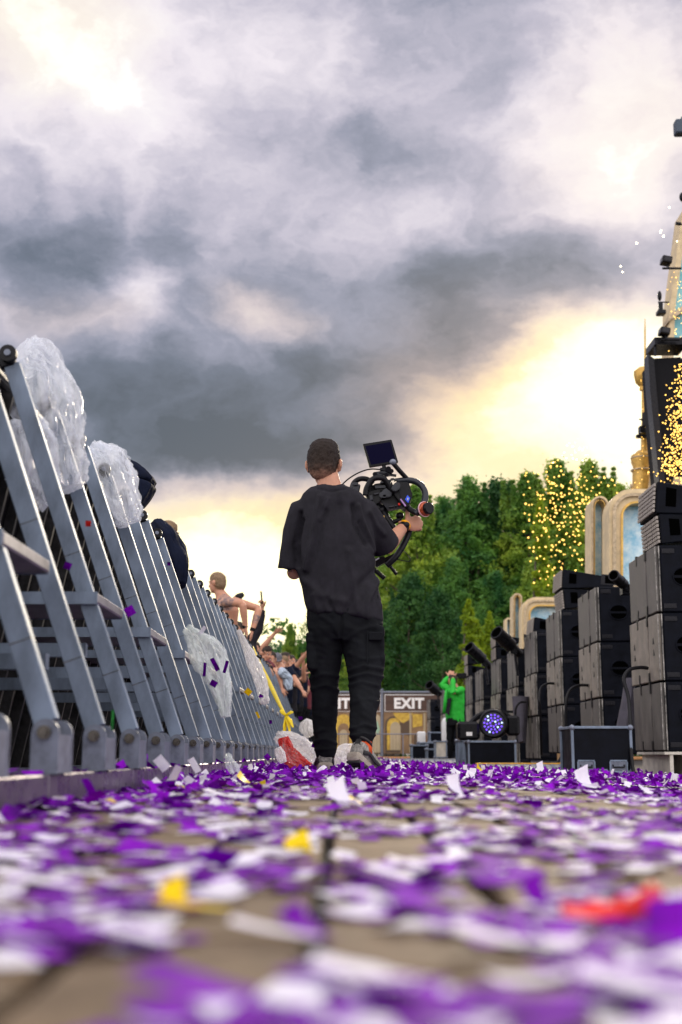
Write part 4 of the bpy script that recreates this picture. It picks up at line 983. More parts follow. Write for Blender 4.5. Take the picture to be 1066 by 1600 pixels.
def hand_geo(bm, wrist, F, Nn, side, curl=.3, s=1.0, thumb=(.6, .8), spread=.0, curls=None, thumb_curl=.3):
    """wrist point, F finger direction, Nn palm normal (where fingers curl to), side=+1/-1 puts the thumb on that side"""
    F = Vector(F).normalized(); Nn = Vector(Nn); Nn = (Nn-F*Nn.dot(F)).normalized(); Sd = F.cross(Nn)*side
    w = Vector(wrist)
    B = Matrix((Sd, F, Nn)).transposed()
    ell(bm, w+F*.050*s, (.040*s, .052*s, .016*s), B, 14, 10); ell(bm, w+F*.070*s+Sd*.004*s, (.041*s, .026*s, .014*s), B, 12, 8)
    ell(bm, w+F*.035*s+Sd*.022*s+Nn*.008*s, (.018*s, .032*s, .015*s), B, 10, 8)
    tube(bm, [w-F*.03*s, w+F*.02*s, w+F*.045*s], [(.027*s, .020*s), (.029*s, .018*s), (.036*s, .015*s)], 12, side=Sd)
    lens = (.070, .080, .074, .058)
    for i in range(4):
        off = (.029-.0195*i)*s; cu = curls[i] if curls else curl
        p = w+F*(.084-.003*abs(i-1))*s+Sd*off; pts = [p-F*.02*s]; ang = 0; rr = (.0098-.0004*i)*s
        fd = (F+Sd*spread*(1.5-i)*.5).normalized(); pts.append(p.copy())
        for k in range(3):
            ang += cu*(1.35 if k else .9); d = fd*math.cos(ang)+Nn*math.sin(ang)
            p = p+d*lens[i]*s*(.45, .32, .23)[k]; pts.append(p.copy())
        tube(bm, pts, [rr, rr, rr*.98, rr*.9, rr*.75], 8)
        ell(bm, pts[-1], (rr*.75,)*3, None, 8, 6)
    p = w+F*.022*s+Sd*.024*s; d = (Sd*thumb[1]+F*thumb[0]+Nn*.15).normalized(); pts = [p-d*.01*s, p+d*.034*s]
    d2 = (d*math.cos(thumb_curl)+(F*.6+Nn*.5)*math.sin(thumb_curl)).normalized(); pts += [pts[-1]+d2*.030*s]; pts += [pts[-1]+d2*.026*s]
    tube(bm, pts, [.015*s, .0125*s, .0115*s, .009*s], 8); ell(bm, pts[-1], (.009*s,)*3, None, 8, 6)
def shoe_geo(t, heel, yaw, pitch, s=1.0, parent=None, detail=True):
    """trainer: heel = lowest rear point; yaw turns the toe (0 = +Y), pitch lifts the heel"""
    B = Matrix.Rotation(yaw, 3, 'Z') @ Matrix.Rotation(-pitch, 3, 'X')
    h = Vector(heel)
    def pt(x, y, z): return h+B @ (Vector((x, y, z))*s)
    def sec(y, w, zb, zt, n=14, off=0, pw=.75):
        r_ = []
        for k in range(n):
            a = 2*math.pi*k/n; cx = math.cos(a); sx = math.sin(a)
            r_.append(pt(off+w*math.copysign(abs(cx)**pw, cx), y, (zb+zt)/2+(zt-zb)/2*math.copysign(abs(sx)**pw, sx)))
        return r_
    bm = BM(); rings(bm, [sec(.004, .022, .035, .075), sec(.012, .033, .025, .100), sec(.045, .037, .022, .112), sec(.085, .038, .022, .105), sec(.12, .041, .022, .090), sec(.17, .047, .02, .075), sec(.225, .049, .018, .058), sec(.265, .040, .018, .048), sec(.285, .022, .02, .038)])
    up = obj('shoe', bm, M['shoe'], t, smooth=R(50))
    bm = BM(); rings(bm, [sec(-.008, .022, .012, .040, pw=.5), sec(.0, .036, .002, .042, pw=.5), sec(.05, .041, .0, .036, pw=.5), sec(.11, .040, .004, .030, pw=.5), sec(.17, .050, .0, .028, pw=.5), sec(.23, .051, .002, .028, pw=.5), sec(.275, .040, .008, .028, pw=.5), sec(.295, .018, .016, .028, pw=.5)]); obj('midsole', bm, M['sole'], up, smooth=R(40))
    if detail:
        for y in (.01, .03, .055, .08, .13, .155, .18, .205, .23, .255):
            bm = BM(); w = .034 if y < .12 else .044; box(bm, pt(0, y, -.003), (w*2*s, .016*s, .010*s), B, bev=.002); obj('outsole_lug', bm, M['shoe_d'], up)
        bm = BM(); rings(bm, [sec(.0075, .0225, .045, .082), sec(.006, .012, .055, .115), sec(.016, .013, .09, .122)]); obj('heel_tab', bm, M['shoe_d'], up, smooth=R(40))
        for q in (-1, 1):
            bm = BM(); tube(bm, [pt(q*.034, .02, .05), pt(q*.042, .06, .06), pt(q*.046, .11, .045), pt(q*.05, .17, .04)], [(.004*s, .011*s), (.005*s, .009*s), (.005*s, .012*s), (.003*s, .006*s)], 8, side=B @ Vector((1, 0, 0))); obj('side_overlay', bm, M['shoe_d'], up)
        bm = BM(); tube(bm, [pt(.036*math.cos(a), .05+.042*math.sin(a), .108-.010*math.sin(a)) for a in [2*math.pi*i/20 for i in range(20)]], .007*s, 8, closed=True); obj('collar', bm, M['shoe_d'], up, smooth=True)
    return up

# ---- the cameraman
OY = 6.9
def Wp(px, py, dy=0): return P(px, py, OY+dy)
K = OY/2000*1.0
t = thing('person', (.02, OY, 0), 'man in black t-shirt and cargo trousers walking away with a camera rig', 'person')
man = t
def band(py, l, r, ry, dy=0, n=28, tilt=0, pw=1.0):
    """one horizontal body ring from silhouette pixels; ry depth half-size; tilt: extra height at right end in px"""
    c = Wp((l+r)/2, py, dy); rx = (r-l)/2*(OY+dy)/2000*1.01; out = []
    for k in range(n):
        a = 2*math.pi*k/n; ca, sa = math.cos(a), math.sin(a)
        out.append(c+Vector((rx*math.copysign(abs(ca)**pw, ca), ry*math.copysign(abs(sa)**pw, sa), -tilt*ca*K)))
    return out
HB = basis((.22, 1, -.05)); hc = Wp(507, 725.5, .0)
# skin: head, neck, both forearms and hands, ankles - one mesh
bm = BM(); head_geo(bm, hc, HB, 1.10)
tube(bm, [Wp(509, 725, .0), Wp(513, 748, -.025), Wp(516, 768, -.04), Wp(516, 795, -.03)], [(.055, .055), (.060, .060), (.075, .065), (.14, .07)], 18, side=(1, 0, 0))
tube(bm, [Wp(518, 780, -.02), Wp(524, 850, -.0), Wp(530, 950, -.0)], [(.14, .06), (.13, .08), (.12, .08)], 18, side=(1, 0, 0))
# right arm
rs_, re_, rw_ = Wp(572, 800, .02), Wp(600, 857, .14), Wp(632, 822, .34)
tube(bm, [Wp(545, 790, 0), rs_, (rs_+re_)/2, re_], [.05, .058, .052, .047], 14)
tube(bm, [re_+Vector((-.02, -.01, .0)), re_+(rw_-re_)*.12, re_+(rw_-re_)*.35, re_+(rw_-re_)*.7, rw_], [.040, .050, .049, .037, .029], 16)
# left arm (mostly hidden, forearm reaches forward)
ls_, le_, lw_ = Wp(470, 800, .03), Wp(455, 888, .04), Wp(464, 890, .30)
tube(bm, [Wp(495, 790, 0), ls_, (ls_+le_)/2, le_], [.05, .055, .048, .042], 14)
tube(bm, [le_, Wp(461, 893, .05), (le_+lw_)/2+Vector((0, 0, -.02)), lw_], [.036, .043, .040, .029], 14)
hand_geo(bm, lw_, (.35, .9, .25), (.6, -.1, .5), 1, curl=.8, s=1.0)
# right hand: fist round the rig handle, thumb up along it
hF = Vector((.42, .62, .30)); hN = Vector((-.55, .30, -.35))
hand_geo(bm, rw_+(rw_-re_).normalized()*.010, (.86, .32, .20), (-.30, .92, -.10), 1, s=1.14, curls=[1.0, 1.05, 1.1, 1.15], thumb=(.28, 1.0), thumb_curl=.12)
# ankles
tube(bm, [Wp(530, 950, 0), Wp(508, 1010, .03), Wp(508, 1100, .09), Wp(509, 1182, .10)], [.07, .06, .045, .035], 12); tube(bm, [Wp(530, 950, 0), Wp(564, 1010, -.01), Wp(570, 1070, -.06), Wp(567, 1166, -.25)], [.07, .06, .045, .033], 12)
me = remesh(bm, .0046, 2); obj('body', me, M['skin'], t)
h = obj('hair', hair_geo(hc, HB, 1.12), M['hairfade'], t)
# short hair strands
g_ = np.random.default_rng(2); Vh = np.array([v.co[:] for v in h.data.vertices]); Nh = np.array([v.normal[:] for v in h.data.vertices])
idx = g_.integers(0, len(Vh), 9000); p0 = Vh[idx]; nn = Nh[idx]+g_.normal(size=(9000, 3))*.35+np.array([0, 0, -.25]); nn /= np.linalg.norm(nn, axis=1)[:, None]
sd = np.cross(nn, g_.normal(size=(9000, 3))); sd /= np.linalg.norm(sd, axis=1)[:, None]; ln = (.006+.010*g_.random(9000))[:, None]*np.clip((p0[:, 2]-p0[:, 2].min())/.12, .25, 1.2)[:, None]
V = np.stack([p0-nn*.002+sd*.0006, p0-nn*.002-sd*.0006, p0+nn*ln-sd*.0002, p0+nn*ln+sd*.0002], 1).reshape(-1, 3)
o = obj('hair_strand', npmesh('hair_strand', V, np.arange(36000).reshape(-1, 4)), M['hairtip'], h); o['kind'] = 'stuff'
me2 = o.data
face_bits(t, hc, HB, 1.10)

def folds(lines, base=None, gain=1.9):
    """lines: (list of px points, width px, depth m, plane dy) -> displacement from distance in the front view"""
    segs = []
    for pts, w, d in lines:
        for a, b in zip(pts[:-1], pts[1:]): segs.append((a, b, w, d))
    def f(p, n):
        # back to picture-like coordinates on the modelling plane
        v = p-Vector((0, 0, CAMH)); yc = v.y*CP+v.z*SP; u = 533+2000*v.x/yc; w_ = 800-2000*(v.z*CP-v.y*SP)/yc
        s = 0
        if n.y < .35:
            best = {}
            for (a, b, w, d) in segs:
                dx, dy = b[0]-a[0], b[1]-a[1]; L2 = dx*dx+dy*dy
                q = max(0, min(1, ((u-a[0])*dx+(w_-a[1])*dy)/L2)); ds = math.hypot(u-a[0]-q*dx, w_-a[1]-q*dy)
                e = math.exp(-(ds/w)**2)*d*min(1, .35-n.y+.4)
                k = (w, d)
                if abs(e) > abs(best.get(k, 0)): best[k] = e
            s += gain*sum(best.values())
        if base: s += base(p)
        return s
    return f
# t-shirt
bm = BM()
rings(bm, [band(757, 498, 538, .052, -.03, tilt=0), band(763, 484, 552, .085, -.03), band(772, 472, 566, .105, -.02), band(785, 466, 578, .118, -.01, pw=.9), band(805, 463, 584, .130, 0, pw=.9),
           band(835, 461, 586, .138, 0, pw=.9), band(865, 462, 587, .140, 0, pw=.9), band(893, 464, 588, .140, 0, pw=.9), band(920, 472, 592, .142, 0, pw=.9), band(945, 476, 597, .145, .0, tilt=4, pw=.9), band(962, 480, 599, .148, .0, tilt=8, pw=.9), band(966, 484, 596, .135, .0, tilt=8, pw=.9)])
tube(bm, [Wp(492, 792, -.01), Wp(474, 800, 0), Wp(463, 832, .01), Wp(458, 862, .02), Wp(456, 890, .03)], [(.07, .075), (.075, .085), (.062, .08), (.055, .078), (.060, .084)], 20)
tube(bm, [Wp(545, 790, -.01), Wp(567, 803, .01), Wp(582, 826, .06), Wp(593, 843, .10), Wp(602, 855, .135)], [(.075, .08), (.090, .095), (.088, .095), (.082, .092), (.076, .090)], 20)
fl = [([(500, 776), (489, 845), (478, 890)], 4, .013), ([(472, 812), (461, 850), (466, 880)], 3.5, -.012), ([(513, 780), (501, 812)], 3, .008), ([(552, 790), (556, 820), (572, 850)], 4, -.012),
      ([(584, 862), (566, 812), (560, 790)], 3.2, .010), ([(478, 900), (492, 860), (508, 800)], 5, -.007), ([(476, 905), (500, 930), (540, 940)], 6, .006), ([(590, 890), (560, 915), (540, 960)], 6, -.008),
      ([(592, 905), (575, 940), (574, 962)], 4, .010), ([(530, 790), (528, 850), (520, 930)], 7, -.006), ([(545, 860), (552, 910), (560, 955)], 5, .007), ([(492, 930), (500, 962)], 4, .007), ([(466, 885), (466, 840), (470, 800)], 2.5, -.014),
      ([(588, 870), (574, 840), (562, 815)], 2.2, -.010), ([(600, 835), (588, 820), (578, 800)], 4, .007), ([(512, 935), (522, 962)], 4, -.007), ([(497, 764), (517, 768), (540, 763)], 2.0, -.004)]
me = remesh(bm, .0075, 3, folds(fl, lambda p: .008*mn.noise(Vector((p.x*13, p.y*8, p.z*4.5)))+.0018*mn.noise(Vector((p.x*40, p.y*30, p.z*18)))))
sh = obj('t_shirt', me, M['shirt'], t)
bm = BM(); cc = Wp(517, 758, -.03)
tube(bm, [cc+Vector((.072*math.cos(a), .062*math.sin(a), .018*math.sin(a)-.004)) for a in [2*math.pi*i/28 for i in range(28)]], .008, 8, closed=True); obj('collar', bm, M['shirt'], sh, smooth=True)
# trousers
bm = BM()
def leg(lst, dys):
    rs = []
    for (py, l, r_, ry), dy in zip(lst, dys): rs.append(band(py, l, r_, ry, dy, 22))
    rings(bm, rs)
leg([(930, 482, 545, .10), (965, 481, 545, .115), (1000, 482, 536, .11), (1040, 484, 532, .10), (1075, 486, 529, .092), (1110, 488, 527, .085), (1145, 490, 526, .078), (1172, 492, 525, .074), (1184, 495, 523, .06)], [0, 0, .02, .05, .07, .09, .10, .10, .10])
leg([(930, 525, 594, .11), (965, 520, 598, .125), (1000, 533, 598, .12), (1035, 540, 599, .108), (1065, 545, 597, .10), (1090, 547, 593, .095), (1115, 547, 590, .088), (1138, 547, 587, .080), (1152, 548, 585, .074), (1160, 552, 582, .05), (1168, 554, 580, .045)], [0, 0, 0, -.03, -.06, -.11, -.16, -.20, -.23, -.24, -.25])
rings(bm, [band(925, 480, 594, .12), band(950, 480, 597, .13), band(985, 481, 598, .13), band(1003, 492, 590, .10)])
# cargo pockets
for (px, py, dx, hh, dy) in ((592, 1010, 9, 27, -.02), (487, 1020, 6, 27, .02)):
    c = Wp(px, py, dy); box(bm, c, (.05, .15, hh*2*K), bev=.008); box(bm, c+Vector((0, 0, hh*K*.8)), (.058, .165, .05), bev=.006)
fl = [([(545, 1048), (570, 1040), (596, 1046)], 2.6, .010), ([(547, 1060), (572, 1052), (597, 1058)], 2.6, .010), ([(546, 1072), (566, 1066), (590, 1072)], 2.6, .008), ([(550, 1054), (575, 1047)], 1.6, -.006), ([(548, 1140), (570, 1132), (586, 1138)], 2.4, .009), ([(549, 1150), (570, 1146), (585, 1149)], 2.0, .008),
      ([(486, 1060), (508, 1052), (529, 1058)], 3, .008), ([(487, 1076), (510, 1070), (528, 1078)], 3, .008), ([(538, 1003), (560, 985), (597, 975)], 3.5, .007), ([(536, 1005), (520, 975), (500, 960)], 4, .006), ([(575, 985), (574, 1040)], 1.6, -.006), ([(545, 1020), (566, 1030), (596, 1028)], 3, .006),
      ([(533, 960), (533, 1003)], 2.2, -.012), ([(490, 1160), (507, 1154), (525, 1162)], 2.4, .008), ([(490, 1145), (507, 1140)], 2.4, .006), ([(492, 1172), (524, 1170)], 2, .006), ([(560, 1090), (570, 1110), (562, 1130)], 3, .006), ([(548, 1100), (575, 1092), (592, 1096)], 3, .005)]
me = remesh(bm, .0075, 2, folds(fl, lambda p: .008*mn.noise(Vector((p.x*12, p.y*8, p.z*10+p.x*8)))+.004*mn.noise(Vector((p.x*26+p.z*20, p.y*20, p.z*36))), 1.0))
tr = obj('trousers', me, M['pants'], t)
bm = BM(); tube(bm, [Wp(575, 984, -.13), Wp(574, 1010, -.135), Wp(574, 1036, -.15)], .003, 6); obj('seam', bm, M['pants'], tr)
bm = BM(); box(bm, Wp(587, 994, -.12), (.075, .02, .045), bev=.004); obj('pocket_flap', bm, M['pants'], tr)
# socks and shoes
bm = BM(); rings(bm, [band(1150, 552, 582, .045, -.24), band(1164, 554, 581, .045, -.25), band(1178, 553, 582, .045, -.25)]); so_ = obj('sock', bm, M['orange'], t, smooth=True)
for i, (x, y) in enumerate([(556, 1160), (563, 1165), (569, 1158), (574, 1166), (578, 1160), (566, 1172)]):
    bm = BM(); ell(bm, Wp(x, y, -.292+.004*abs(x-567)), (.008, .008, .013), None, 8, 6); obj('sock_patch', bm, M['rubber'], so_)
bm = BM(); rings(bm, [band(1165, 495, 523, .04, .10), band(1184, 495, 523, .04, .10)]); obj('sock', bm, M['maroon'], t, smooth=True)
shoe_geo(t, Wp(509, 1204.5, .04), R(4), R(4), 1.08)
hl = Wp(551, 1196, -.34); shoe_geo(t, (hl.x, hl.y, .066), R(-33), R(24), 1.13)
# wristband and watch on the right wrist
ad = (rw_-re_).normalized(); q = ad.orthogonal().normalized(); q2 = ad.cross(q)
bm = BM(); tube(bm, [rw_-ad*.034, rw_-ad*.010], [.036, .034], 20); obj('watch_strap', bm, M['rubber'], t, smooth=R(30))
bm = BM(); cw = rw_-ad*.022+Vector((.02, -.030, .012)); ell(bm, cw, (.018, .010, .018), None, 14, 10); obj('watch_face', bm, M['black'], t, smooth=True)
bm = BM(); tube(bm, [rw_-ad*.006, rw_+ad*.014], [.035, .034], 20); obj('wristband', bm, M['wristorange'], t, smooth=R(30))
# ---- camera rig
RD = .36
def Q(px, py, d=0): return P(px, py, OY+RD+d)
rig = thing('camera_rig', Q(610, 780), 'black handheld camera stabiliser rig with a tilted monitor on top', 'camera rig')
t = rig
def tb(name, pts, r, m='blackm', k=6, closed=False, parent=None, seg=12):
    bm = BM(); pp = smooth_path([Q(*p) for p in pts], k) if k else [Q(*p) for p in pts]; tube(bm, pp, r, seg, closed=closed); return obj(name, bm, M[m], parent or rig, smooth=True)
def slabq(name, pts, d, th, m, parent=None, bev=0):
    bm = BM(); extrude_poly(bm, [Q(x, y, d) for x, y in pts], (0, th, 0))
    if bev: bmesh.ops.bevel(bm, geom=bm.edges[:], offset=bev, segments=2, affect='EDGES')
    return obj(name, bm, M[m], parent or rig)
mon = slabq('monitor', [(567, 693.5), (612, 686.5), (622.5, 722), (577.5, 729.5)], -.02, .035, 'black', bev=.003)
slabq('screen', [(571, 697), (610, 690.5), (618.5, 719.5), (580, 726)], -.023, .003, 'screen_on', mon)
tb('monitor_arm', [(613, 722, -.03), (624, 735, -.02), (636, 748, .0)], .014, 'black', 3)
bm = BM(); ell(bm, Q(614, 722, -.04), (.02, .02, .018)); obj('arm_knob', bm, M['alu_dull'], t, smooth=True)
bm = BM(); cyl(bm, Q(600, 727, .0), Q(601, 738, .0), .012); box(bm, Q(600, 734, .0), (.045, .03, .02), bev=.003); obj('monitor_post', bm, M['blackm'], t)
bm = BM(); box(bm, Q(597, 741, .0), (.095, .06, .028), Matrix.Rotation(R(-8), 3, 'Y'), bev=.004); obj('clamp_block', bm, M['greyclamp'], t)
for x, y, r_ in ((586, 741, .014), (607, 733, .017), (612, 736, .013), (604, 742, .012), (592, 745, .012)):
    bm = BM(); cyl(bm, Q(x, y, -.05), Q(x, y, .04), r_); obj('clamp_screw', bm, M['blackm'], t)
bm = BM(); box(bm, Q(606, 741.5, -.02), (.10, .02, .012), Matrix.Rotation(R(8), 3, 'Y')); obj('lever', bm, M['blackm'], t)
tb('monitor_cable', [(532, 760, -.05), (545, 748, -.04), (562, 738, -.02), (580, 733, -.01), (600, 735, -.03), (613, 741, -.02)], .0042, 'rubber', 8)
tb('left_handle_ring', [(553, 775, .05), (550, 766, .05), (553, 755, .05), (562, 748.5, .05), (574, 749, .05), (583, 756, .05)], .0155, 'rubber', 6)
tb('top_handle', [(571, 774, -.06), (573, 763, -.06), (581, 750, -.06), (591, 746.5, -.06), (601, 749, -.05), (607, 758, -.04), (613, 770, -.03)], .0165, 'rubber', 6)
tb('grip_ring', [(620, 752, .0), (634, 750.5, -.0), (648, 752, -.01), (659, 759, -.02), (664.5, 771, -.03), (663, 784, -.04), (656, 796, -.05), (649, 803, -.05)], .0185, 'ringm', 7, seg=16)
tb('grip_handle', [(634, 789, -.02), (642, 797, -.03), (652, 801, -.05), (662, 798, -.06)], .0165, 'rubber', 5)
bm = BM(); box(bm, Q(555, 764, .02), (.055, .06, .055), Matrix.Rotation(R(12), 3, 'Y'), bev=.006); box(bm, Q(556, 757, -.005), (.03, .03, .02), bev=.004); obj('battery_mount', bm, M['greyclamp'], t)
# camera body and its lumps
body = slabq('camera_body', [(618, 753), (639, 753), (645, 774), (640, 788), (634, 793), (625, 784), (616, 772)], -.06, .16, 'black', bev=.005)
slabq('battery', [(615, 756), (621, 752), (626, 756), (625, 764), (617, 768), (611, 764)], -.10, .06, 'greyclamp', bev=.004)
slabq('side_panel', [(624, 766), (640, 760), (643, 774), (634, 789), (628, 784)], -.068, .01, 'black', body)
slabq('blue_emblem', [(633, 780), (637, 773.5), (641, 778), (638, 786)], -.074, .004, 'bluelogo', body)
slabq('emblem_centre', [(635.8, 779.8), (637.2, 777), (638.8, 779), (637.5, 782.5)], -.077, .003, 'signgrey', body)
slabq('name_plate', [(625, 780), (627, 779), (635, 790), (633, 791.5)], -.072, .004, 'lilac', body)
slabq('rear_block', [(573, 758), (592, 757), (618, 762), (640, 786), (606, 793), (596, 784), (578, 789)], .06, .09, 'black', bev=.006)
slabq('upper_deck', [(584, 756), (612, 752), (616, 762), (611, 768), (590, 766)], -.02, .07, 'black', bev=.004)
slabq('cross_bar', [(586, 759), (603, 758), (603, 762), (587, 763)], -.035, .012, 'greyclamp')
slabq('side_plate', [(571, 770), (592, 764), (600, 775), (590, 787), (576, 788)], -.03, .08, 'black', bev=.005)
slabq('lens_mount', [(592, 772), (603, 762), (613, 770), (611, 776), (594, 778)], -.05, .07, 'greyclamp', bev=.004)
slabq('lower_plate', [(590, 775), (620, 774), (632, 792), (608, 797), (600, 790)], -.01, .05, 'black', bev=.004)
slabq('lower_rail', [(598, 786), (606, 797), (634, 793), (631, 789)], -.03, .03, 'blackm')
bm = BM(); ell(bm, Q(624, 788, -.05), (.008, .006, .008)); obj('record_button', bm, M['redpl'], t, smooth=True)
for (x, y, w, h_) in ((607, 752, .03, .012), (613, 749, .02, .010), (618, 750, .016, .014), (597, 754, .02, .012), (588, 772, .03, .01), (601, 776, .02, .02), (580, 778, .02, .03), (612, 792, .03, .008), (619, 791, .012, .008)):
    bm = BM(); box(bm, Q(x, y, -.035), (w, .03, h_), Matrix.Rotation(R(-10), 3, 'Y'), bev=.002); obj('knob', bm, M['greyclamp'], t)
# end knob with glass rim
c = Q(664, 795.5, -.07); ax = Vector((.55, -.82, .0)).normalized()
bm = BM(); tube(bm, [c-ax*.05, c-ax*.03, c-ax*.005], [.022, .034, .040], 20); k_ = obj('end_housing', bm, M['black'], t, smooth=R(35))
bm = BM(); tube(bm, [c-ax*.006, c+ax*.002], [.045, .045], 24); obj('pale_rim', bm, M['pinkrim'], k_, smooth=R(35))
bm = BM(); tube(bm, [c+ax*.002, c+ax*.014, c+ax*.024], [.042, .041, .036], 24); obj('copper_ring', bm, M['copper'], k_, smooth=R(35))
bm = BM(); tube(bm, [c+ax*.018, c+ax*.040, c+ax*.046], [.034, .035, .030], 24); obj('end_cap', bm, M['black'], k_, smooth=R(35))
# lower posts, motors, legs
tb('post', [(596, 795, .02), (606, 812, .0), (618, 830, .0), (624, 840, .0)], .021, 'black', 3)
tb('motor', [(586, 792, .02), (594, 797, .02), (600, 801, .0)], .033, 'black', 2)
bm = BM(); tube(bm, [Q(598.5, 806, -.028), Q(598.8, 812, -.028)], .010, 10); obj('motor_badge', bm, M['gold'], t)
tb('curved_arm', [(592, 812, .03), (600, 822, .03), (612, 828, .02)], .016, 'greyclamp', 5)
bm = BM(); ell(bm, Q(625, 806, .02), (.024, .024, .022)); cyl(bm, Q(614, 816, .02), Q(627, 811, .02), .013); obj('ball_knob', bm, M['black'], t, smooth=R(40))
tb('lower_arm', [(640, 826, .04), (637, 838, .04), (628, 856, .02), (617, 872, .0), (604, 884, .0)], .018, 'blackm', 5)
slabq('lower_battery', [(600, 872), (617, 864), (621, 874), (606, 885)], -.0, .06, 'black', bev=.004)
slabq('base_clamp', [(583, 874), (600, 868), (606, 876), (588, 886)], .0, .05, 'black', bev=.004)
slabq('clamp_edge', [(585, 875), (592, 871), (593, 872.5), (586, 877)], -.004, .004, 'signgrey')
tb('leg', [(607, 882, .02), (614, 890, .02), (620, 898, .02)], .010, 'rubber', 2)
tb('leg', [(583, 888, .02), (592, 896, .02), (601, 904, .02)], .013, 'rubber', 2)
tb('loose_cable', [(628, 858, .0), (636, 866, .0), (641, 873, .0), (638, 877, .0), (620, 874, .0)], .0025, 'rubber', 6)
# ------------------------------------------------------------------ other people
def person(label, hc, face, J, body='skin', shirt=None, pants='pants', hairm='hair', sleeve=.45, up=(0, 0, 1), vox=.011, group=None, hands=(.3, .3), hs=1.0, cap=None, spread=.3, neckr=.056, torso=(.19, .115)):
    """J: joints in world coordinates: neck, chest, hip, sl, el, wl, sr, er, wr, feet (two)"""
    t = thing('person', (J['hip'].x, J['hip'].y, 0), label, 'person', group); B = basis(face, up); s = hs
    bm = BM(); head_geo(bm, hc, B, s)
    lat = (J['sr']-J['sl']).normalized()
    nk, ch, hp = J['neck'], J['chest'], J['hip']
    tube(bm, [hc+B @ Vector((0, -.02, -.03)), (hc+nk)/2+Vector((0, 0, -.01)), nk, nk+(ch-nk)*.4], [neckr, neckr, neckr*1.25, torso[0]*.6], 16, side=lat)
    tw, td = torso; kk = .90 if shirt else 1
    tube(bm, [nk+(ch-nk)*.15, nk+(ch-nk)*.45, ch, (ch*.45+hp*.55), hp], [(tw*.55*kk, td*.6*kk), (tw*.92*kk, td*.9*kk), (tw*kk, td*kk), (tw*.84*kk, td*.92*kk), (tw*.86*kk, td*.95*kk)], 22, side=lat)
    for q, nm, h in (('l', 'l', hands[0]), ('r', 'r', hands[1])):
        S_, E_, W_ = J['s'+q], J['e'+q], J['w'+q]; sh = .9 if shirt else 1
        tube(bm, [S_+(ch-S_)*.3, S_, S_+(E_-S_)*.3, S_+(E_-S_)*.7, E_], [.060*sh, .060*sh, .054*sh, .045, .041], 14)
        tube(bm, [E_+(S_-E_)*.08, E_+(W_-E_)*.1, E_+(W_-E_)*.35, E_+(W_-E_)*.75, W_], [.038, .043, .044, .032, .026], 14)
        hd = J.get('h'+q, (W_-E_)); nn = J.get('n'+q, Vector((0, 0, -1)))
        hand_geo(bm, W_, hd, nn, 1 if q == 'l' else -1, curl=h, spread=spread)
    for f, sd in zip(J['feet'], (-1, 1)):
        h0 = hp+lat*sd*.09; kn = (h0+f)/2+Vector((0, .02, 0))
        tube(bm, [h0, kn, f+Vector((0, 0, .08))], [.070, .048, .034], 12)
    me = remesh(bm, vox*.72, 2)
    o = obj('body', me, M[body], t)
    if cap is None: obj('hair', hair_geo(hc, B, s*1.0), M[hairm], t)
    face_bits(t, hc, B, s)
    if cap:
        bm = BM(); ell(bm, hc+B @ Vector((0, -.01, .045)), (.090*s, .108*s, .086*s), B, 20, 14); c_ = obj('cap', remesh(bm, .009, 1), M[cap], t)
        bm = BM(); pts = []
        for k in range(11): a = math.pi*k/10; pts.append(hc+B @ Vector((.074*math.cos(a), .060+.095*math.sin(a), .040-.012*math.sin(a))))
        extrude_poly(bm, pts, B @ Vector((0, 0, .008))); obj('brim', bm, M[cap], c_)
    if shirt:
        bm = BM()
        tube(bm, [nk+(ch-nk)*.12, nk+(ch-nk)*.30, nk+(ch-nk)*.55, ch, (ch*.45+hp*.55), hp+(ch-hp)*-.12], [(tw*.45, td*.65), (tw*.8, td*.9), (tw*1.04, td*1.06), (tw*1.08, td*1.1), (tw*1.03, td*1.12), (tw*1.04, td*1.12)], 22, side=lat)
        for q in ('l', 'r'):
            S_, E_, W_ = J['s'+q], J['e'+q], J['w'+q]
            if sleeve <= 1: e = S_+(E_-S_)*sleeve; pth = [S_+(ch-S_)*.35, S_, (S_+e)/2, e]; rr = [.075, .078, .070, .066]
            else: pth = [S_+(ch-S_)*.35, S_, (S_+E_)/2, E_, (E_+W_)/2, E_+(W_-E_)*.94]; rr = [.080, .078, .068, .062, .055, .042]
            tube(bm, pth, rr, 16)
        obj('shirt', remesh(bm, vox, 2, lambda p, n: .008*mn.noise(p*9+Vector((0, 0, hc.x)))+.005*mn.noise(p*22)), M[shirt], t)
    bm = BM(); tube(bm, [hp+(ch-hp)*.10, hp, hp+Vector((0, 0, -.12))], [(tw*.95, td*1.08), (tw*1.0, td*1.15), (tw*.98, td*1.1)], 20, side=lat)
    for f, sd in zip(J['feet'], (-1, 1)):
        h0 = hp+lat*sd*.09; kn = (h0+f)/2+Vector((0, .02, 0)); tube(bm, [h0+Vector((0, 0, -.05)), kn, f+Vector((0, 0, .07))], [.092, .068, .055], 14)
    obj('trousers', remesh(bm, vox*1.1, 2, lambda p, n: .006*mn.noise(p*14)), M[pants], t)
    for f in J['feet']:
        bm = BM(); fd = Vector((face[0], face[1], 0)).normalized(); Bf = basis(fd)
        tube(bm, [f-fd*.06+Vector((0, 0, .04)), f+Vector((0, 0, .055)), f+fd*.10+Vector((0, 0, .035)), f+fd*.19+Vector((0, 0, .025))], [(.035, .035), (.042, .055), (.046, .034), (.03, .022)], 12, side=Bf.col[0]); obj('shoe', bm, M['shoe_d'], t, smooth=True)
    return t
V3 = Vector
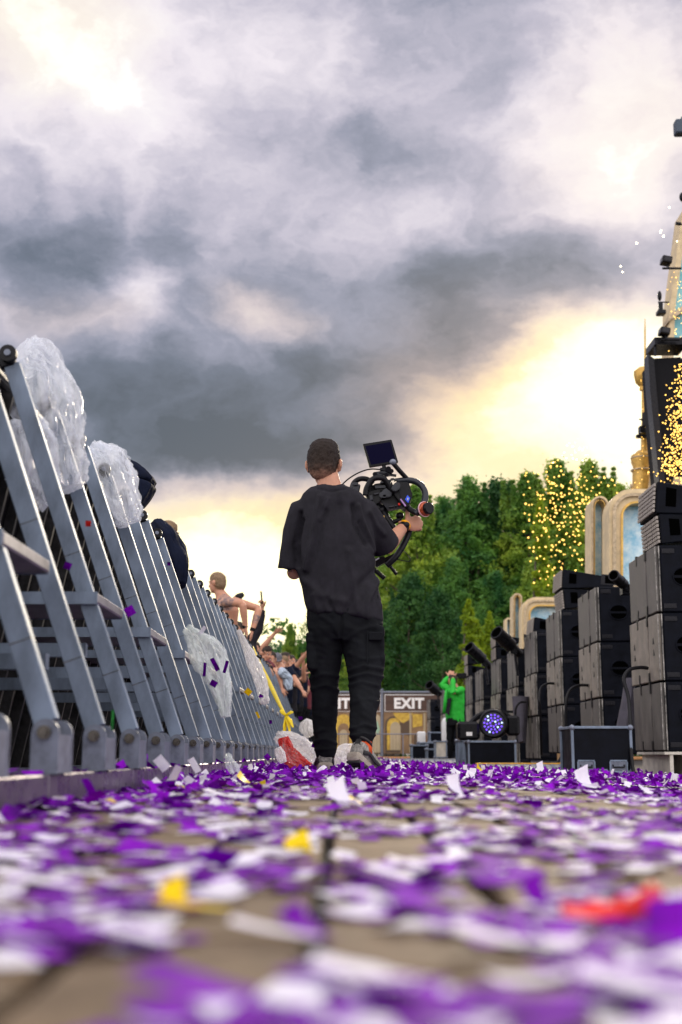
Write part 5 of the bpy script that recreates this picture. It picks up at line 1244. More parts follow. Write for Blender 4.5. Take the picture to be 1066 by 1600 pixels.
# person in green, looking right through hands raised to the face (seen from the side)
GY = 24.5
G = lambda px, py, d=0: P(px, py, GY+d)
gx = G(709, 1190).x; gzz = gz(gx)
t = person('person in bright green jacket standing with both hands raised to the face', G(707, 1062), V3((-.5, .85, .10)),
       dict(neck=G(711, 1073), chest=G(711, 1088), hip=G(711, 1124), sl=G(702, 1076, .05), el=G(690, 1071, .10), wl=G(702, 1057, .18), sr=G(721, 1078, -.08), er=G(708, 1082, -.26), wr=G(708, 1059, -.08),
            hl=V3((.3, .3, .8)), hr=V3((-.15, .3, .9)), nl=V3((.2, .9, 0)), nr=V3((.3, .9, 0)), feet=[V3((gx-.07, GY+.08, gzz)), V3((gx+.10, GY-.05, gzz))]),
       shirt='green', sleeve=2, body='skin', torso=(.18, .13), hs=.95, vox=.012)
# open jacket hem flaring and camera strap detail
bm = BM(); a, b, c_, d_ = G(698, 1092, -.16), G(706, 1090, -.17), G(702, 1118, -.17), G(694, 1112, -.15); extrude_poly(bm, [a, b, c_, d_], (0, .02, 0)); obj('jacket_lining', bm, M['shirt'], t)
bm = BM(); tube(bm, [G(698, 1078, -.12), G(696, 1095, -.14), G(694, 1114, -.12)], [(.03, .06), (.035, .06), (.03, .06)], 10, side=(1, 0, 0)); obj('jacket_flap', bm, M['green'], t, smooth=True)
bm = BM(); tube(bm, [G(712, 1080, .16), G(712, 1100, .14), G(711, 1120, .12)], [(.16, .05), (.17, .06), (.16, .06)], 12, side=(1, 0, 0)); bm.free()
o = thing('stage_camera', G(722, 1056), 'small black camera beside the face of the person in green', 'camera')
bm = BM(); box(bm, G(722, 1056, .1), (.17, .12, .10), bev=.01); obj('camera_body', bm, M['black'], o)
bm = BM(); cyl(bm, G(714, 1055, .1), G(708, 1054, .16), .035, 12); obj('lens', bm, M['blackm'], o)

# the crowd leaning on the barrier
def C(px, py, X): return PZ(px, py, X)
def at(px, py, Y): return P(px, py, Y)
CG = 'people leaning over the crowd barrier'
def gfoot(x, y): return [V3((x-.1, y, 0)), V3((x+.1, y+.1, 0))]
# shirtless tattooed man pushing himself up on the rail
Y = 14.6; A = lambda px, py, d=0: P(px, py, Y+d)
hpt = A(352, 1005, .05)
t = person('shirtless man with tattooed shoulder and short fair hair, propping himself up on the barrier', A(339, 911, .0), V3((-.80, .42, -.05)),
       dict(neck=A(346, 930), chest=A(355, 955, .03), hip=hpt, sl=A(352, 940, -.16), el=A(379, 943, -.24), wl=A(384, 981, -.18), sr=A(366, 940, .16), er=A(405, 951, .10), wr=A(394, 986, .0),
            hl=V3((.2, .1, -1)), hr=V3((-.15, .1, -1)), nl=V3((-.4, 0, -.5)), nr=V3((-.4, 0, -.5)), feet=[V3((hpt.x-.1, Y, .35)), V3((hpt.x+.1, Y, .35))]),
       hairm='hair2', body='skin', shirt=None, hs=1.0, vox=.012, group=CG, torso=(.19, .13))
b = [c for c in t.children if c.name.startswith('body')][0]
b.data.materials.append(M['tattoo'])
off = Vector(t.location); q1 = A(354, 936, -.16); q2 = (A(405, 951, .10)+A(394, 986, 0))/2
for p in b.data.polygons:
    w = p.center+off
    if (w-q1).length < .13 or (w-q2).length < .065: p.material_index = 1
bm = BM(); tube(bm, [A(382, 977, -.18), A(384, 981, -.18)], [.031, .031], 14); obj('bracelet', bm, M['rubber'], t, smooth=R(30))
bm = BM(); tube(bm, [A(395.5, 981, 0), A(394, 986, 0)], [.031, .031], 14); obj('bracelet', bm, M['rubber'], t, smooth=R(30))
# person behind holding a phone up
Y = 16.2
t = person('person in dark sleeves holding a phone up, behind the tattooed man', A(372, 985, 1.7), V3((-.3, -.9, .1)),
       dict(neck=P(374, 1002, Y), chest=P(378, 1020, Y), hip=P(385, 1075, Y), sl=P(388, 1008, Y), el=P(403, 985, Y), wl=P(410, 951, Y-.05), sr=P(364, 1010, Y), er=P(362, 1035, Y), wr=P(375, 1045, Y-.2),
            hl=V3((-.05, 0, 1)), nl=V3((-.6, -.6, 0)), feet=gfoot(P(385, 1075, Y).x, Y)), shirt='shirt', sleeve=2, group=CG, body='skin2', hands=(.95, .3))
o = thing('phone', P(409, 932, Y-.06), 'dark phone held upright against the bright sky', 'phone')
bm = BM(); box(bm, P(409, 934, Y-.06), (.018, .08, .16), Matrix.Rotation(R(-6), 3, 'Y'), bev=.004); obj('phone_body', bm, M['black'], o)
o = obj('cap', (lambda b: (tube(b, [P(366, 936, 16.5), P(373, 933, 16.5), P(381, 928, 16.5)], [(.02, .03), (.05, .05), (.015, .03)], 12), ell(b, P(375, 933, 16.5), (.035, .05, .03)), b)[2])(BM()), M['rubber'], smooth=True)
o['label'] = 'dark raised cap tip showing behind the tattooed man'; o['category'] = 'cap'
# reaching arm with dark-haired head below
Y = 19.5
t = person('dark-haired person reaching one bare arm with spread fingers towards the cameraman', P(416, 1021, Y), V3((.6, -.6, -.3)),
       dict(neck=P(411, 1033, Y), chest=P(408, 1048, Y), hip=P(405, 1090, Y), sl=P(420, 1038, Y-.1), el=P(436, 1058, Y-.2), wl=P(440, 1075, Y-.3), sr=P(404, 1030, Y), er=P(407, 1016, Y), wr=P(429, 990, Y-.1),
            hr=V3((.75, 0, .55)), nr=V3((.3, -.5, -.6)), feet=gfoot(P(405, 1090, Y).x, Y)), shirt='maroon', sleeve=.4, group=CG, spread=1.1, hands=(.3, .12))
# cap man
Y = 21.5
t = person('man in a grey cap and navy shirt looking down over the barrier', P(433, 1032, Y), V3((.15, -.9, -.35)),
       dict(neck=P(438, 1042, Y), chest=P(441, 1055, Y), hip=P(440, 1095, Y), sl=P(453, 1048, Y-.05), el=P(464, 1066, Y-.2), wl=P(472, 1078, Y-.3), sr=P(428, 1048, Y), er=P(424, 1066, Y), wr=P(440, 1072, Y-.3),
            feet=gfoot(P(440, 1095, Y).x, Y)), shirt='navy', sleeve=.5, group=CG, cap='capgrey')
Y = 22.6
t = person('person in navy with a bare arm stretched up to the right, behind the cap wearer', P(446, 1030, Y), V3((.7, -.5, -.1)),
       dict(neck=P(450, 1041, Y), chest=P(452, 1054, Y), hip=P(452, 1096, Y), sl=P(459, 1046, Y-.05), el=P(468, 1035, Y-.1), wl=P(480, 1019, Y-.2), sr=P(442, 1048, Y), er=P(446, 1062, Y), wr=P(462, 1060, Y-.3),
            hl=V3((.6, 0, .7)), nl=V3((.5, -.5, -.3)), feet=gfoot(P(452, 1096, Y).x, Y)), shirt='navy', sleeve=.5, group=CG, body='skin2')
Y = 24.2
t = person('person reaching both forearms out past the navy shirts, nearest the left leg of the cameraman', P(461, 1040, Y), V3((.7, -.6, -.1)),
       dict(neck=P(464, 1050, Y), chest=P(465, 1062, Y), hip=P(465, 1100, Y), sl=P(471, 1054, Y-.05), el=P(478, 1044, Y-.1), wl=P(484, 1034, Y-.2), sr=P(458, 1055, Y), er=P(463, 1066, Y), wr=P(477, 1052, Y-.3),
            hl=V3((.6, 0, .5)), hr=V3((.9, -.2, .1)), feet=gfoot(P(465, 1100, Y).x, Y)), shirt='navy', sleeve=.9, group=CG)
Y = 25.6
t = person('bare-armed person hanging one hand down over the far end of the barrier', P(468, 1052, Y), V3((.7, -.6, -.2)),
       dict(neck=P(472, 1060, Y), chest=P(473, 1070, Y), hip=P(472, 1104, Y), sl=P(478, 1064, Y-.05), el=P(482, 1076, Y-.1), wl=P(476, 1090, Y-.2), sr=P(466, 1066, Y), er=P(462, 1078, Y), wr=P(472, 1086, Y-.3),
            hl=V3((-.3, 0, -.8)), hr=V3((.3, -.2, -.6)), feet=gfoot(P(472, 1104, Y).x, Y)), shirt='maroon', sleeve=.35, group=CG, body='skin2')
Y = 28
t = person('person in pale top at the very far end of the barrier', P(477, 1073, Y), V3((.7, -.6, -.2)),
       dict(neck=P(480, 1081, Y), chest=P(480, 1090, Y), hip=P(480, 1120, Y), sl=P(485, 1084, Y-.05), el=P(488, 1094, Y-.1), wl=P(492, 1100, Y-.2), sr=P(475, 1086, Y), er=P(473, 1096, Y), wr=P(482, 1100, Y-.3),
            feet=gfoot(P(480, 1120, Y).x, Y)), shirt='jersey', sleeve=.35, group=CG, vox=.014)
for (Y, hx_, hy_, face_, sh_, hm_, wr_, lb) in [
    (18.2, 398, 1016, (.5, -.8, -.1), 'navy', 'hair', ((404, 1040), (418, 1042)), 'dark-haired person in navy tucked behind the raised bare arm'),
    (20.4, 424, 1030, (.3, -.9, -.2), 'maroon', 'hair', ((420, 1052), (436, 1060)), 'person in dark red between the raised arm and the cap wearer'),
    (22.0, 444, 1036, (-.2, -.9, -.1), 'shirt', 'hair2', ((440, 1058), (455, 1070)), 'fair-haired person in black right behind the cap wearer'),
    (23.4, 455, 1034, (.6, -.7, 0), 'shirt', 'hair', ((462, 1050), (474, 1030)), 'dark-haired person in black with one forearm raised by the cameraman'),
    (26.6, 476, 1060, (.6, -.7, -.1), 'navy', 'hair', ((474, 1084), (490, 1066)), 'person in navy at the far end reaching one arm across'),
    (29.5, 483, 1082, (.5, -.8, 0), 'maroon', 'hair2', ((481, 1104), (494, 1098)), 'fair-haired person in dark red, farthest along the barrier')]:
    pp_ = lambda x, y, d=0: P(x, y, Y+d); q_ = 2000/Y
    person(lb, pp_(hx_, hy_), V3(face_), dict(neck=pp_(hx_+2, hy_+.14*q_), chest=pp_(hx_+3, hy_+.32*q_), hip=pp_(hx_+3, hy_+.80*q_), sl=pp_(hx_+.17*q_, hy_+.22*q_, -.05), el=pp_(hx_+.24*q_, hy_+.36*q_, -.2), wl=pp_(wr_[1][0], wr_[1][1], -.4),
        sr=pp_(hx_-.13*q_, hy_+.22*q_), er=pp_(hx_-.16*q_, hy_+.42*q_, -.1), wr=pp_(wr_[0][0], wr_[0][1], -.35), feet=gfoot(pp_(hx_+3, 1100).x, Y)), shirt=sh_, hairm=hm_, sleeve=.5, group=CG, vox=.014)
# man behind the navy sleeve at the left
Y = 11.6
t = person('man with cropped brown hair behind the navy hoodie draped on the barrier', P(263, 835, Y), V3((.85, .40, -.10)),
       dict(neck=P(256, 868, Y), chest=P(250, 905, Y), hip=P(248, 1000, Y), sl=P(244, 880, Y+.2), el=P(236, 925, Y+.2), wl=P(250, 960, Y), sr=P(262, 885, Y-.18), er=P(262, 930, Y-.2), wr=P(272, 950, Y-.3),
            feet=gfoot(P(248, 1000, Y).x, Y)), shirt='navy', sleeve=2, hairm='hair2', group=CG, hs=1.02)

# ------------------------------------------------------------------ clothes and film hanging on the barrier
bm_p = lambda p, a, b, x, y: p+a*x+b*y
def drape(name, pts, rads, m, label, cat, seed=0, amp=.035, side=None, seg=84, sub=16, freq=7, group=None, folded=.5):
    """crumpled sheet-like body along a path; rads (across, deep)"""
    pp = smooth_path(pts, sub); n = len(pp); rr = []
    for i in range(n):
        u = i/(n-1)*(len(rads)-1); k = min(int(u), len(rads)-2); f = u-k
        rr.append(tuple(rads[k][j]*(1-f)+rads[k+1][j]*f for j in (0, 1)))
    sv = Vector(side or (1, 0, 0)); vs = []; film_ = m in ('film', 'filmg', 'bagw', 'bagr')
    for i, p in enumerate(pp):
        d = (pp[min(i+1, n-1)]-pp[max(i-1, 0)]).normalized(); a = (sv-d*sv.dot(d)).normalized(); b = d.cross(a); row = []
        for k in range(seg):
            th = 2*math.pi*k/seg; ca, sa = math.cos(th), math.sin(th); u = i/n
            w = mn.noise(Vector((ca*1.5, sa*1.5, u*3+seed)))*1.3
            pl = 1-abs(mn.noise(Vector((ca*2.6+w, sa*2.6, u*2.2+seed*3))))*2.6          # long pleats running down the sheet
            p2 = 1-abs(mn.noise(Vector((ca*5+w, sa*5+w, u*7+seed*2))))*2.2
            p3 = mn.noise(Vector((ca*9, sa*9, u*22+seed)))
            big = mn.noise(Vector((ca*.9, sa*.9, u*2.4+seed*5)))
            f = amp*(pl*.95+p2*.40+p3*.15-.6)+rr[i][0]*.45*big*min(1, 4*u, 4*(1-u))
            row.append(bm_p(p, a, b, max(.004, rr[i][0]+f)*ca, max(.003, rr[i][1]+f)*sa))
        vs.append(row)
    bm = BM(); rings(bm, vs)
    o = obj(name, bm, M[m], smooth=R(42) if film_ else True); o['label'] = label; o['category'] = cat
    if group: o['group'] = group
    return o
PG = 'plastic film caught on the crowd barrier'
X0 = -1.02
def D(px, py, Y): return P(px, py, Y)
drape('plastic_poncho', [D(32, 552, 4.0), D(58, 580, 4.05), D(72, 650, 4.1), D(84, 710, 4.15), D(104, 765, 4.15)], [(.04, .06), (.085, .10), (.10, .11), (.115, .10), (.05, .05)], 'film', 'largest clear plastic poncho billowing over the top of the nearest struts', 'poncho', 1, .030, freq=9, group=PG)
drape('plastic_poncho', [D(40, 660, 3.95), D(48, 710, 3.95), D(62, 760, 4.0), D(76, 785, 4.05)], [(.05, .05), (.08, .07), (.07, .06), (.02, .03)], 'film', 'crumpled clear film hanging inside the struts under the largest poncho', 'poncho', 2, .028, freq=10, group=PG)
drape('plastic_poncho', [D(142, 702, 5.2), D(165, 722, 5.2), D(180, 755, 5.2), D(196, 800, 5.2), D(203, 818, 5.2)], [(.03, .05), (.085, .10), (.085, .09), (.060, .07), (.03, .04)], 'film', 'crumpled clear poncho stuffed over the second visible strut pair', 'poncho', 3, .028, freq=11, group=PG)
t = thing('navy_hoodie', D(212, 750, 6.35), 'dark navy hooded garment folded over the barrier top beside the crumpled poncho', 'garment')
def padded(name, pts, Y, th, bev, dx=0):
    bm = BM(); extrude_poly(bm, [D(x, y, Y) for x, y in pts], (dx, th, 0)); bmesh.ops.bevel(bm, geom=bm.edges[:], offset=bev, segments=3, affect='EDGES', clamp_overlap=True)
    me = remesh(bm, .009, 3, lambda p, n: .007*mn.noise(p*11)+.003*mn.noise(p*28)); return obj(name, me, M['navy'], t)
padded('hood', [(184, 712), (204, 716), (222, 725), (236, 739), (241, 750), (222, 753), (206, 746), (196, 742)], 6.36, .20, .018)
padded('lower_fold', [(196, 738), (206, 744), (222, 752), (241, 752), (234, 764), (226, 777), (218, 788), (211, 793), (206, 782), (200, 762)], 6.34, .17, .018)
drape('navy_sleeve', [D(244, 822, 7.4), D(262, 850, 7.35), D(275, 880, 7.3), D(281, 915, 7.25)], [(.045, .07), (.085, .09), (.080, .08), (.03, .05)], 'navy', 'long navy sleeve draped down over the struts in front of the cropped-haired man', 'garment', 6, .007, freq=5)
drape('plastic_poncho', [D(293, 982, 5.35), D(312, 1004, 5.3), D(330, 1030, 5.25), D(343, 1062, 5.2), D(350, 1092, 5.17), D(352, 1120, 5.15)], [(.012, .015), (.042, .03), (.064, .035), (.046, .03), (.026, .02), (.010, .010)], 'filmg', 'milky crumpled poncho with purple scraps caught between the struts', 'poncho', 7, .016, freq=13, group=PG)
drape('plastic_poncho', [D(372, 985, 7.2), D(384, 1010, 7.2), D(398, 1040, 7.1), D(408, 1068, 7.0), D(414, 1098, 6.9)], [(.006, .01), (.018, .02), (.032, .03), (.032, .025), (.018, .015)], 'bagw', 'narrow crumpled white film hanging beside the yellow strap', 'poncho', 8, .012, freq=16, group=PG)
drape('plastic_bag', [D(434, 1150, 7.35), D(452, 1160, 7.3), D(475, 1178, 7.3), D(494, 1192, 7.3)], [(.02, .02), (.05, .06), (.075, .09), (.03, .04)], 'bagw', 'white crumpled plastic bag on the ground beside the left shoe', 'plastic bag', 9, .020, freq=9, side=(0, 0, 1))
drape('plastic_bag', [D(443, 1152, 7.1), D(448, 1170, 7.1), D(458, 1186, 7.05), D(482, 1200, 7.0)], [(.018, .02), (.035, .03), (.04, .04), (.022, .02)], 'bagr', 'crumpled red plastic film between the barrier foot and the white bag', 'plastic bag', 10, .018, freq=14)
drape('plastic_bag', [D(524, 1178, 8.6), D(540, 1184, 8.6), D(552, 1192, 8.6)], [(.05, .06), (.09, .08), (.04, .04)], 'bagw', 'white crumpled sheet on the ground between the two shoes', 'plastic bag', 11, .012, freq=10, side=(0, 0, 1))
drape('plastic_bag', [D(474, 1126, 13), D(482, 1138, 13), D(488, 1150, 13)], [(.03, .03), (.09, .06), (.05, .05)], 'bagw', 'small white film bundle on the far barrier behind the left leg', 'plastic bag', 12, .02, freq=9, group=PG)
drape('plastic_bag', [D(434, 1168, 6.6), D(438, 1178, 6.6), D(443, 1192, 6.6)], [(.012, .015), (.022, .02), (.012, .012)], 'bagw', 'little white film twist on the barrier feet left of the red film', 'plastic bag', 15, .010, freq=16, group=PG)
drape('plastic_cup', [D(356, 1180, 5.25), D(362, 1196, 5.2), D(370, 1216, 5.15)], [(.010, .012), (.020, .02), (.012, .014)], 'filmg', 'crushed clear cup lying against the barrier base beam', 'cup', 13, .006, freq=20)
drape('cloth', [D(438, 1048, 19.2), D(447, 1058, 19.3), D(452, 1078, 19.3)], [(.04, .06), (.075, .08), (.04, .05)], 'jersey', 'pale blue cloth hanging over the barrier under the cap wearer', 'cloth', 14, .02, freq=5)
drape('plastic_scrap', [D(0, 838, 2.75), D(8, 850, 2.75)], [(.01, .01), (.012, .01)], 'bagw', 'tiny white scrap on the nearest folding step', 'scrap', 16, .004, freq=20)
# yellow strap with its knot
t = thing('strap', D(425, 1060, 9), 'long yellow plastic strap hanging down across the struts', 'strap')
path = [(391, 1010, 13.0), (398, 1030, 11.6), (408, 1052, 10.6), (420, 1078, 9.8), (432, 1104, 9.1), (440, 1118, 8.8)]
bm = BM(); pp = [D(*p)+V3((.03, 0, 0)) for p in path]; tube(bm, smooth_path(pp, 5), [(0.003+.014*math.sin(math.pi*(i/25))**.8, .004) for i in range(26)], 8, side=(.9, 0, .4)); obj('band', bm, M['yellow'], t, smooth=R(40))
bm = BM(); c = pp[-1]
for a in ((.05, .02), (-.04, .03), (.03, -.12), (-.01, -.16), (.05, -.08)): tube(bm, [c, c+V3((a[0]*.6, -.02, a[1]*.5+.01)), c+V3((a[0], -.03, a[1]))], [(.008, .01), (.018, .004), (.008, .003)], 8)
obj('knot', bm, M['yellow'], t)
bm = BM(); q = pp[1]; box(bm, q, (.05, .05, .06), Matrix.Rotation(R(30), 3, 'Y')); obj('black_clip', bm, M['rubber'], t)
bm = BM(); tube(bm, [c+V3((.03, -.02, -.14)), D(446, 1146, 8.4)], [(.012, .004), (.02, .004)], 6); obj('tail', bm, M['yellow'], t)
def scrap(px, py, Y, w, h, rot, m, label, name='confetti_scrap', bend=.3, cat='confetti'):
    c = D(px, py, Y); bm = BM(); n = 5; Rm = Matrix.Rotation(rot, 3, 'Y') @ Matrix.Rotation(R(15), 3, 'Z')
    rows = []
    for i in range(n):
        u = i/(n-1)-.5; z = u*h; yb = bend*h*(u*u)
        rows.append([bm.verts.new(c+Rm @ V3((x*w/2, yb, z))) for x in (-1, 1)])
    for i in range(n-1): bm.faces.new((rows[i][0], rows[i][1], rows[i+1][1], rows[i+1][0]))
    r = bmesh.ops.solidify(bm, geom=bm.faces[:], thickness=.0008)
    o = obj(name, bm, M[m], smooth=True); o['label'] = label; o['category'] = cat; return o
for a in [(336, 1038, 5.12, .018, .055, R(-28), 'purple', 'purple strip lying diagonally on the milky poncho'), (353, 1042, 5.12, .013, .050, R(15), 'purple', 'purple strip at the right edge of the milky poncho'),
          (320, 1046, 5.12, .012, .055, R(3), 'purple', 'purple strip hanging at the left of the milky poncho'), (334, 1068, 5.1, .028, .024, R(30), 'purple', 'purple square scrap low on the milky poncho'),
          (388, 1081, 6.4, .032, .030, R(40), 'yellowp', 'yellow scrap stuck on a folding step bracket'), (403, 1117, 6.6, .012, .035, R(-25), 'yellowp', 'small yellow strip on a far strut'),
          (203, 955, 3.95, .030, .030, R(60), 'purple', 'purple scrap on the end of the second folding step'), (264, 881, 6.1, .016, .018, 0, 'purple', 'small purple scrap stuck on the struts near the navy sleeve'),
          (138, 818, 3.7, .016, .018, 0, 'redpl', 'small red scrap stuck on a strut in the upper left'), (316, 986, 5.3, .016, .045, R(35), 'whitep', 'small white strip at the top of the milky poncho'),
          (408, 1088, 6.9, .022, .020, R(30), 'purple', 'purple scrap on the narrow white film'), (470, 1122, 13, .04, .03, 0, 'purple', 'purple scrap on the far barrier'),
          (423, 1128, 6.9, .016, .02, 0, 'purple', 'purple scrap stuck low on the grey struts'), (418, 1183, 5.9, .028, .024, R(50), 'purple', 'purple scrap standing on the barrier feet'),
          (5, 885, 3.0, .016, .02, 0, 'purple', 'purple scrap on the face of the nearest folding step'), (106, 884, 3.55, .02, .02, R(20), 'purple', 'purple scrap between the nearest struts'),
          (304, 1196, 4.05, .05, .022, R(60), 'whitep', 'white strip standing on the barrier base beam'), (253, 1193, 3.75, .045, .03, R(50), 'whitep', 'white strip resting against a barrier foot'), (272, 1212, 3.6, .06, .022, R(-65), 'whitep', 'white strip hanging over the base beam edge'),
          (176, 1125, 3.2, .006, .05, 0, 'greenp', 'thin bright green strip hanging behind the second foot'), (490, 1165, 7.0, .02, .02, R(20), 'purple', 'purple scrap on top of the white bag')]:
    scrap(*a)
# ------------------------------------------------------------------ confetti
def piece(w, l, curl, twist, n=4):
    """one bent rectangle of tissue lying in XY, n strips long"""
    V = []
    for i in range(n+1):
        u = i/n-.5; y = u*l; z = curl*l*(u*u*4-.33); a = twist*u
        for x in (-w/2, w/2): V.append((x*math.cos(a), y, z+x*math.sin(a)))
    F = [(2*i, 2*i+1, 2*i+3, 2*i+2) for i in range(n)]
    return np.array(V), np.array(F)
VAR = [piece(.021, .044, c, t_) for c, t_ in ((.05, .2), (.16, .5), (-.10, -.3), (.26, .9), (.10, -1.2), (-.18, .6))] + [piece(.030, .034, c, t_) for c, t_ in ((.1, .3), (.22, -.7), (-.12, .5))]
def rotm(g, flatn):
    """random orientations (n,3,3); flatn = tilt spread"""
    n = len(flatn); yaw = g.random(n)*6.283; tx = g.normal(size=n)*flatn; ty = g.normal(size=n)*flatn
    cz, sz, cx, sx, cy, sy = np.cos(yaw), np.sin(yaw), np.cos(tx), np.sin(tx), np.cos(ty), np.sin(ty)
    Rz = np.zeros((n, 3, 3)); Rz[:, 0, 0] = cz; Rz[:, 0, 1] = -sz; Rz[:, 1, 0] = sz; Rz[:, 1, 1] = cz; Rz[:, 2, 2] = 1
    Rx = np.zeros((n, 3, 3)); Rx[:, 0, 0] = 1; Rx[:, 1, 1] = cx; Rx[:, 1, 2] = -sx; Rx[:, 2, 1] = sx; Rx[:, 2, 2] = cx
    Ry = np.zeros((n, 3, 3)); Ry[:, 1, 1] = 1; Ry[:, 0, 0] = cy; Ry[:, 0, 2] = sy; Ry[:, 2, 0] = -sy; Ry[:, 2, 2] = cy
    return Rz @ Rx @ Ry
g = np.random.default_rng(21)
def field(n, y0, y1, power=1.0):
    y = y0+(y1-y0)*g.random(n)**power
    lo = -np.minimum(.29*y+.10, .56); hi = np.minimum(.29*y+.10, 3.6); x = lo+g.random(n)*(hi-lo)
    x = np.where(x < -.56, -.56, x); return x, y
allp = []
def density(x, y):
    cl = np.array([(.35 if b < 2.5 else 1)*mn.noise(Vector((a*2.3, b*1.5, 3.3))) + .6*mn.noise(Vector((a*9, b*4, 8.3))) for a, b in zip(x, y)])
    return cl
def scatter(n, y0, y1, thr, tilt, lift):
    x, y = field(n, y0, y1); d = density(x, y); keep = d > thr; x, y = x[keep], y[keep]; keep = (x < 1.0) | (g.random(len(x)) < .6); x, y = x[keep], y[keep]
    tl = tilt*(.3+2.6*g.random(len(x))**5)
    return x, y, tl, lift*g.random(len(x))**2
groups = {'purple': [], 'whitep': []}
segs_ = [(560, .36, 1.0, -.22, .05, .001), (900, 1.0, 2.0, -.18, .06, .002), (1500, 2.0, 3.3, -.14, .08, .003), (2300, 3.3, 5.0, -.22, .13, .003), (2600, 5.0, 6.3, -.45, .20, .004), (3000, 6.3, 7.8, -.6, .32, .010), (3900, 7.8, 12, -.45, .40, .012), (6000, 12, 34, -.5, .40, .015)]
recs = []
for (n, y0, y1, thr, tilt, lift) in segs_:
    x, y, tl, lf = scatter(n, y0, y1, thr, tilt, lift)
    Rm = rotm(g, tl); kind = g.integers(0, len(VAR), len(x)); wh = g.random(len(x)) < (.33 if y0 < 1.9 else .27 if y0 < 3 else .2 if y0 < 4 else .15); sc_ = .85+.4*g.random(len(x))
    for i in range(len(x)): recs.append((x[i], y[i], lf[i], Rm[i], kind[i], wh[i], sc_[i]))
# a thicker drift beside the barrier foot and round the shoes
for cx, cy, sx_, sy_, n in ((.06, 7.0, .45, .35, 420), (-.48, 4.4, .05, 1.0, 240), (-.45, 7.5, .12, 2.0, 500), (-.62, 3.6, .03, 1.2, 60), (-.62, 6.5, .03, 2.0, 120), (.9, 7.2, .5, .4, 220)):
    x = g.normal(size=n)*sx_+cx; y = g.normal(size=n)*sy_+cy; Rm = rotm(g, np.full(n, .42)*(.3+g.random(n))); kind = g.integers(0, len(VAR), n)
    for i in range(n):
        if y[i] < .4: continue
        on = -.71 < x[i] < -.585
        if x[i] < -.57 and not on: continue
        recs.append((x[i], y[i], (.062 if on else 0)+.014*g.random()**2, Rm[i], kind[i], g.random() < .16, 1.0))
def rec_geo(r):
    x, y, lf, Rm, k, w, s_ = r; V, F = VAR[k]; v = V*s_*np.array([1, 1, .22 if y < 2.5 else .35 if y < 4 else .5 if y < 6.3 or x > .9 else .9]) @ Rm.T
    v[:, 2] -= v[:, 2].min(); v += np.array([x, y, gz(x)+.0012+lf*.8]); return v, F
near = sorted([r for r in recs if r[1] < 7.0 and abs(r[0]) < .275*r[1]+.03], key=lambda r: r[1])
CL = {0: 'purple tissue confetti lying on the pavers in the blurred foreground', 1: 'white tissue confetti lying on the pavers in the blurred foreground'}
chosen = set()
for r in near[:296]:
    chosen.add(id(r)); v, F = rec_geo(r); ctr = np.array([r[0], r[1], gz(r[0])])
    o = obj('confetti', npmesh('confetti', v-ctr, F), M['whitep' if r[5] else 'purple'], smooth=True); o.location = ctr
    o['label'] = CL[int(r[5])]; o['category'] = 'confetti'; o['group'] = ('purple' if not r[5] else 'white')+' confetti pieces nearest the camera'
for w, mm, lb in ((False, 'purple', 'carpet of purple tissue confetti covering the pit floor'), (True, 'whitep', 'white tissue confetti scattered through the purple carpet')):
    Vs, Fs, k = [], [], 0
    for r in recs:
        if id(r) in chosen or bool(r[5]) != w: continue
        v, F = rec_geo(r); Vs.append(v); Fs.append(F+k); k += len(v)
    o = obj('confetti_carpet', npmesh('confetti_carpet', np.concatenate(Vs), np.concatenate(Fs)), M[mm], smooth=True); o['kind'] = 'stuff'; o['label'] = lb
def loose(px, py, w, l, yaw, tilt, m, label, name='confetti', k=1, lift=.004):
    # lies on the pavers where the picture row meets the ground
    d = raydir(px, py); t_ = (-CAMH-0)/d.z if d.z < 0 else 60; x, y = d.x*t_, d.y*t_
    V, F = piece(w, l, (.10 if k > 1 else .02)*k, (.35 if k > 1 else .08)*k, 8); Rr = Matrix.Rotation(yaw, 3, 'Z') @ Matrix.Rotation(tilt, 3, 'X')
    V = np.array([tuple(Rr @ Vector(q)) for q in V]); V[:, 2] -= V[:, 2].min()
    o = obj(name, npmesh(name, V, F), M[m], smooth=True); o.location = (x, y, gz(x)+lift)
    o['label'] = label; o['category'] = 'confetti' if name == 'confetti' else name.replace('_', ' '); return o
loose(272, 1426, .016, .020, .4, .8, 'yellowp', 'yellow piece standing up in the left foreground', k=3)
loose(300, 1428, .020, .050, 1.3, .1, 'yellowp', 'flat yellow piece right of the upright yellow one')
loose(470, 1342, .026, .028, .6, .5, 'yellowp', 'large folded yellow piece left of the centre paver joint', k=3)
loose(386, 1262, .022, .05, 1.5, .1, 'yellowp', 'yellow strip in the middle distance at the left'); loose(182, 1262, .02, .04, 1.2, .3, 'yellowp', 'small yellow piece at the foot of the barrier')
loose(300, 1236, .05, .10, 1.45, .1, 'yellowp', 'yellow strip lying along the barrier base beam'); loose(392, 1229, .05, .09, 1.5, .3, 'yellowp', 'yellow piece beside the crushed clear cup', k=2)
loose(760, 1206, .08, .12, 1.5, .3, 'yellowp', 'yellow strip near the orange cable ramp', k=2); loose(552, 1258, .02, .03, 1, .5, 'yellowp', 'small yellow piece right of the centre joint')
loose(345, 1250, .060, .075, 1.45, .25, 'whitep', 'broad white sheet lying left of the path centre'); loose(712, 1246, .035, .055, .7, 1.0, 'whitep', 'white piece standing on edge right of the cameraman', k=2)
loose(538, 1264, .045, .07, .9, .6, 'whitep', 'curled white piece standing in the middle of the path', k=2.5); loose(918, 1226, .06, .09, .8, .7, 'whitep', 'white curled piece in front of the handled flight case', k=3)
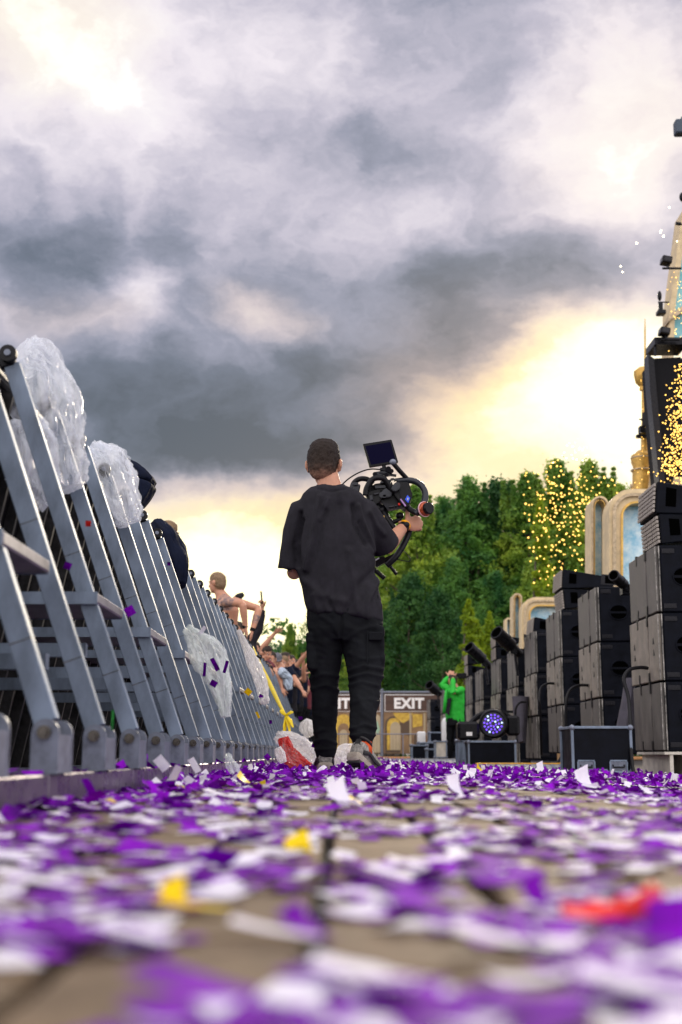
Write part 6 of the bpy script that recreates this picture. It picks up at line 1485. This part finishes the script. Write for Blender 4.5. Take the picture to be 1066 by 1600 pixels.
loose(850, 1206, .07, .10, 1.1, .8, 'whitep', 'white upright piece in front of the orange cable ramp', k=2); loose(914, 1331, .012, .03, 1.4, .4, 'greenp', 'small green scrap at the right')
loose(482, 1482, .026, .030, 1.2, .5, 'purple', 'large purple piece standing upright in the centre foreground', k=1.2); loose(1050, 1482, .026, .03, -.3, .7, 'purple', 'large purple piece standing at the right edge of the foreground', k=1.2)
loose(850, 1440, .02, .03, .9, .7, 'purple', 'dark purple bunched piece left of the red streamer', k=2.5)
# big soft white sheets in the closest foreground
for i, (px, py, w, l, yaw) in enumerate([(585, 1545, .030, .055, 1.5), (1000, 1560, .030, .05, 1.3), (430, 1470, .02, .05, 1.5), (215, 1475, .022, .045, 1.4), (60, 1390, .03, .07, 1.5), (660, 1365, .03, .06, 1.5), (300, 1560, .035, .05, 1.2), (800, 1490, .03, .06, 1.45)]):
    loose(px, py, w, l, yaw, .18, 'whitep' if i != 6 else 'purple', ['broad white sheet in the nearest foreground left of centre', 'white sheet in the bottom right corner area', 'white strip above the broad white sheet', 'white strip beside the diagonal dark joint', 'wide white strip near the left edge', 'white strip right of the centre joint', 'broad purple sheet in the bottom left foreground', 'pale strip right of centre in the foreground'][i], lift=.002)
# red streamer
bm = BM(); pts = []
for (px, py, z) in ((878, 1432, .004), (920, 1428, .006), (965, 1424, .008), (1000, 1412, .014), (1020, 1402, .018), (1034, 1408, .012)):
    d = raydir(px, py); t_ = (z-CAMH)/d.z; pts.append(V3((d.x*t_, d.y*t_, z+gz(d.x*t_))))
tube(bm, smooth_path(pts, 5), [(.007+.0015*math.sin(i*1.3), .0025) for i in range(26)], 8, side=(0, .3, 1)); o = obj('streamer', bm, M['redpl'], smooth=True); o['label'] = 'twisted red streamer lying in the right foreground'; o['category'] = 'streamer'
# dark cable lying across the slabs far right
hose([V3((1.0, 4.9, gz(1)+.008)), V3((1.4, 4.6, gz(1.4)+.008)), V3((2.2, 4.7, gz(2.2)+.008)), V3((3.0, 4.5, gz(3)+.008))], .006, 'thin dark cable lying across the pavers at the right')
hose([P(600, 1211, 6.2)*1, V3((.55, 6.3, .0)), V3((.95, 6.1, -.012)), V3((1.3, 6.2, -.02))], .006, 'thin dark cable right of the raised shoe')
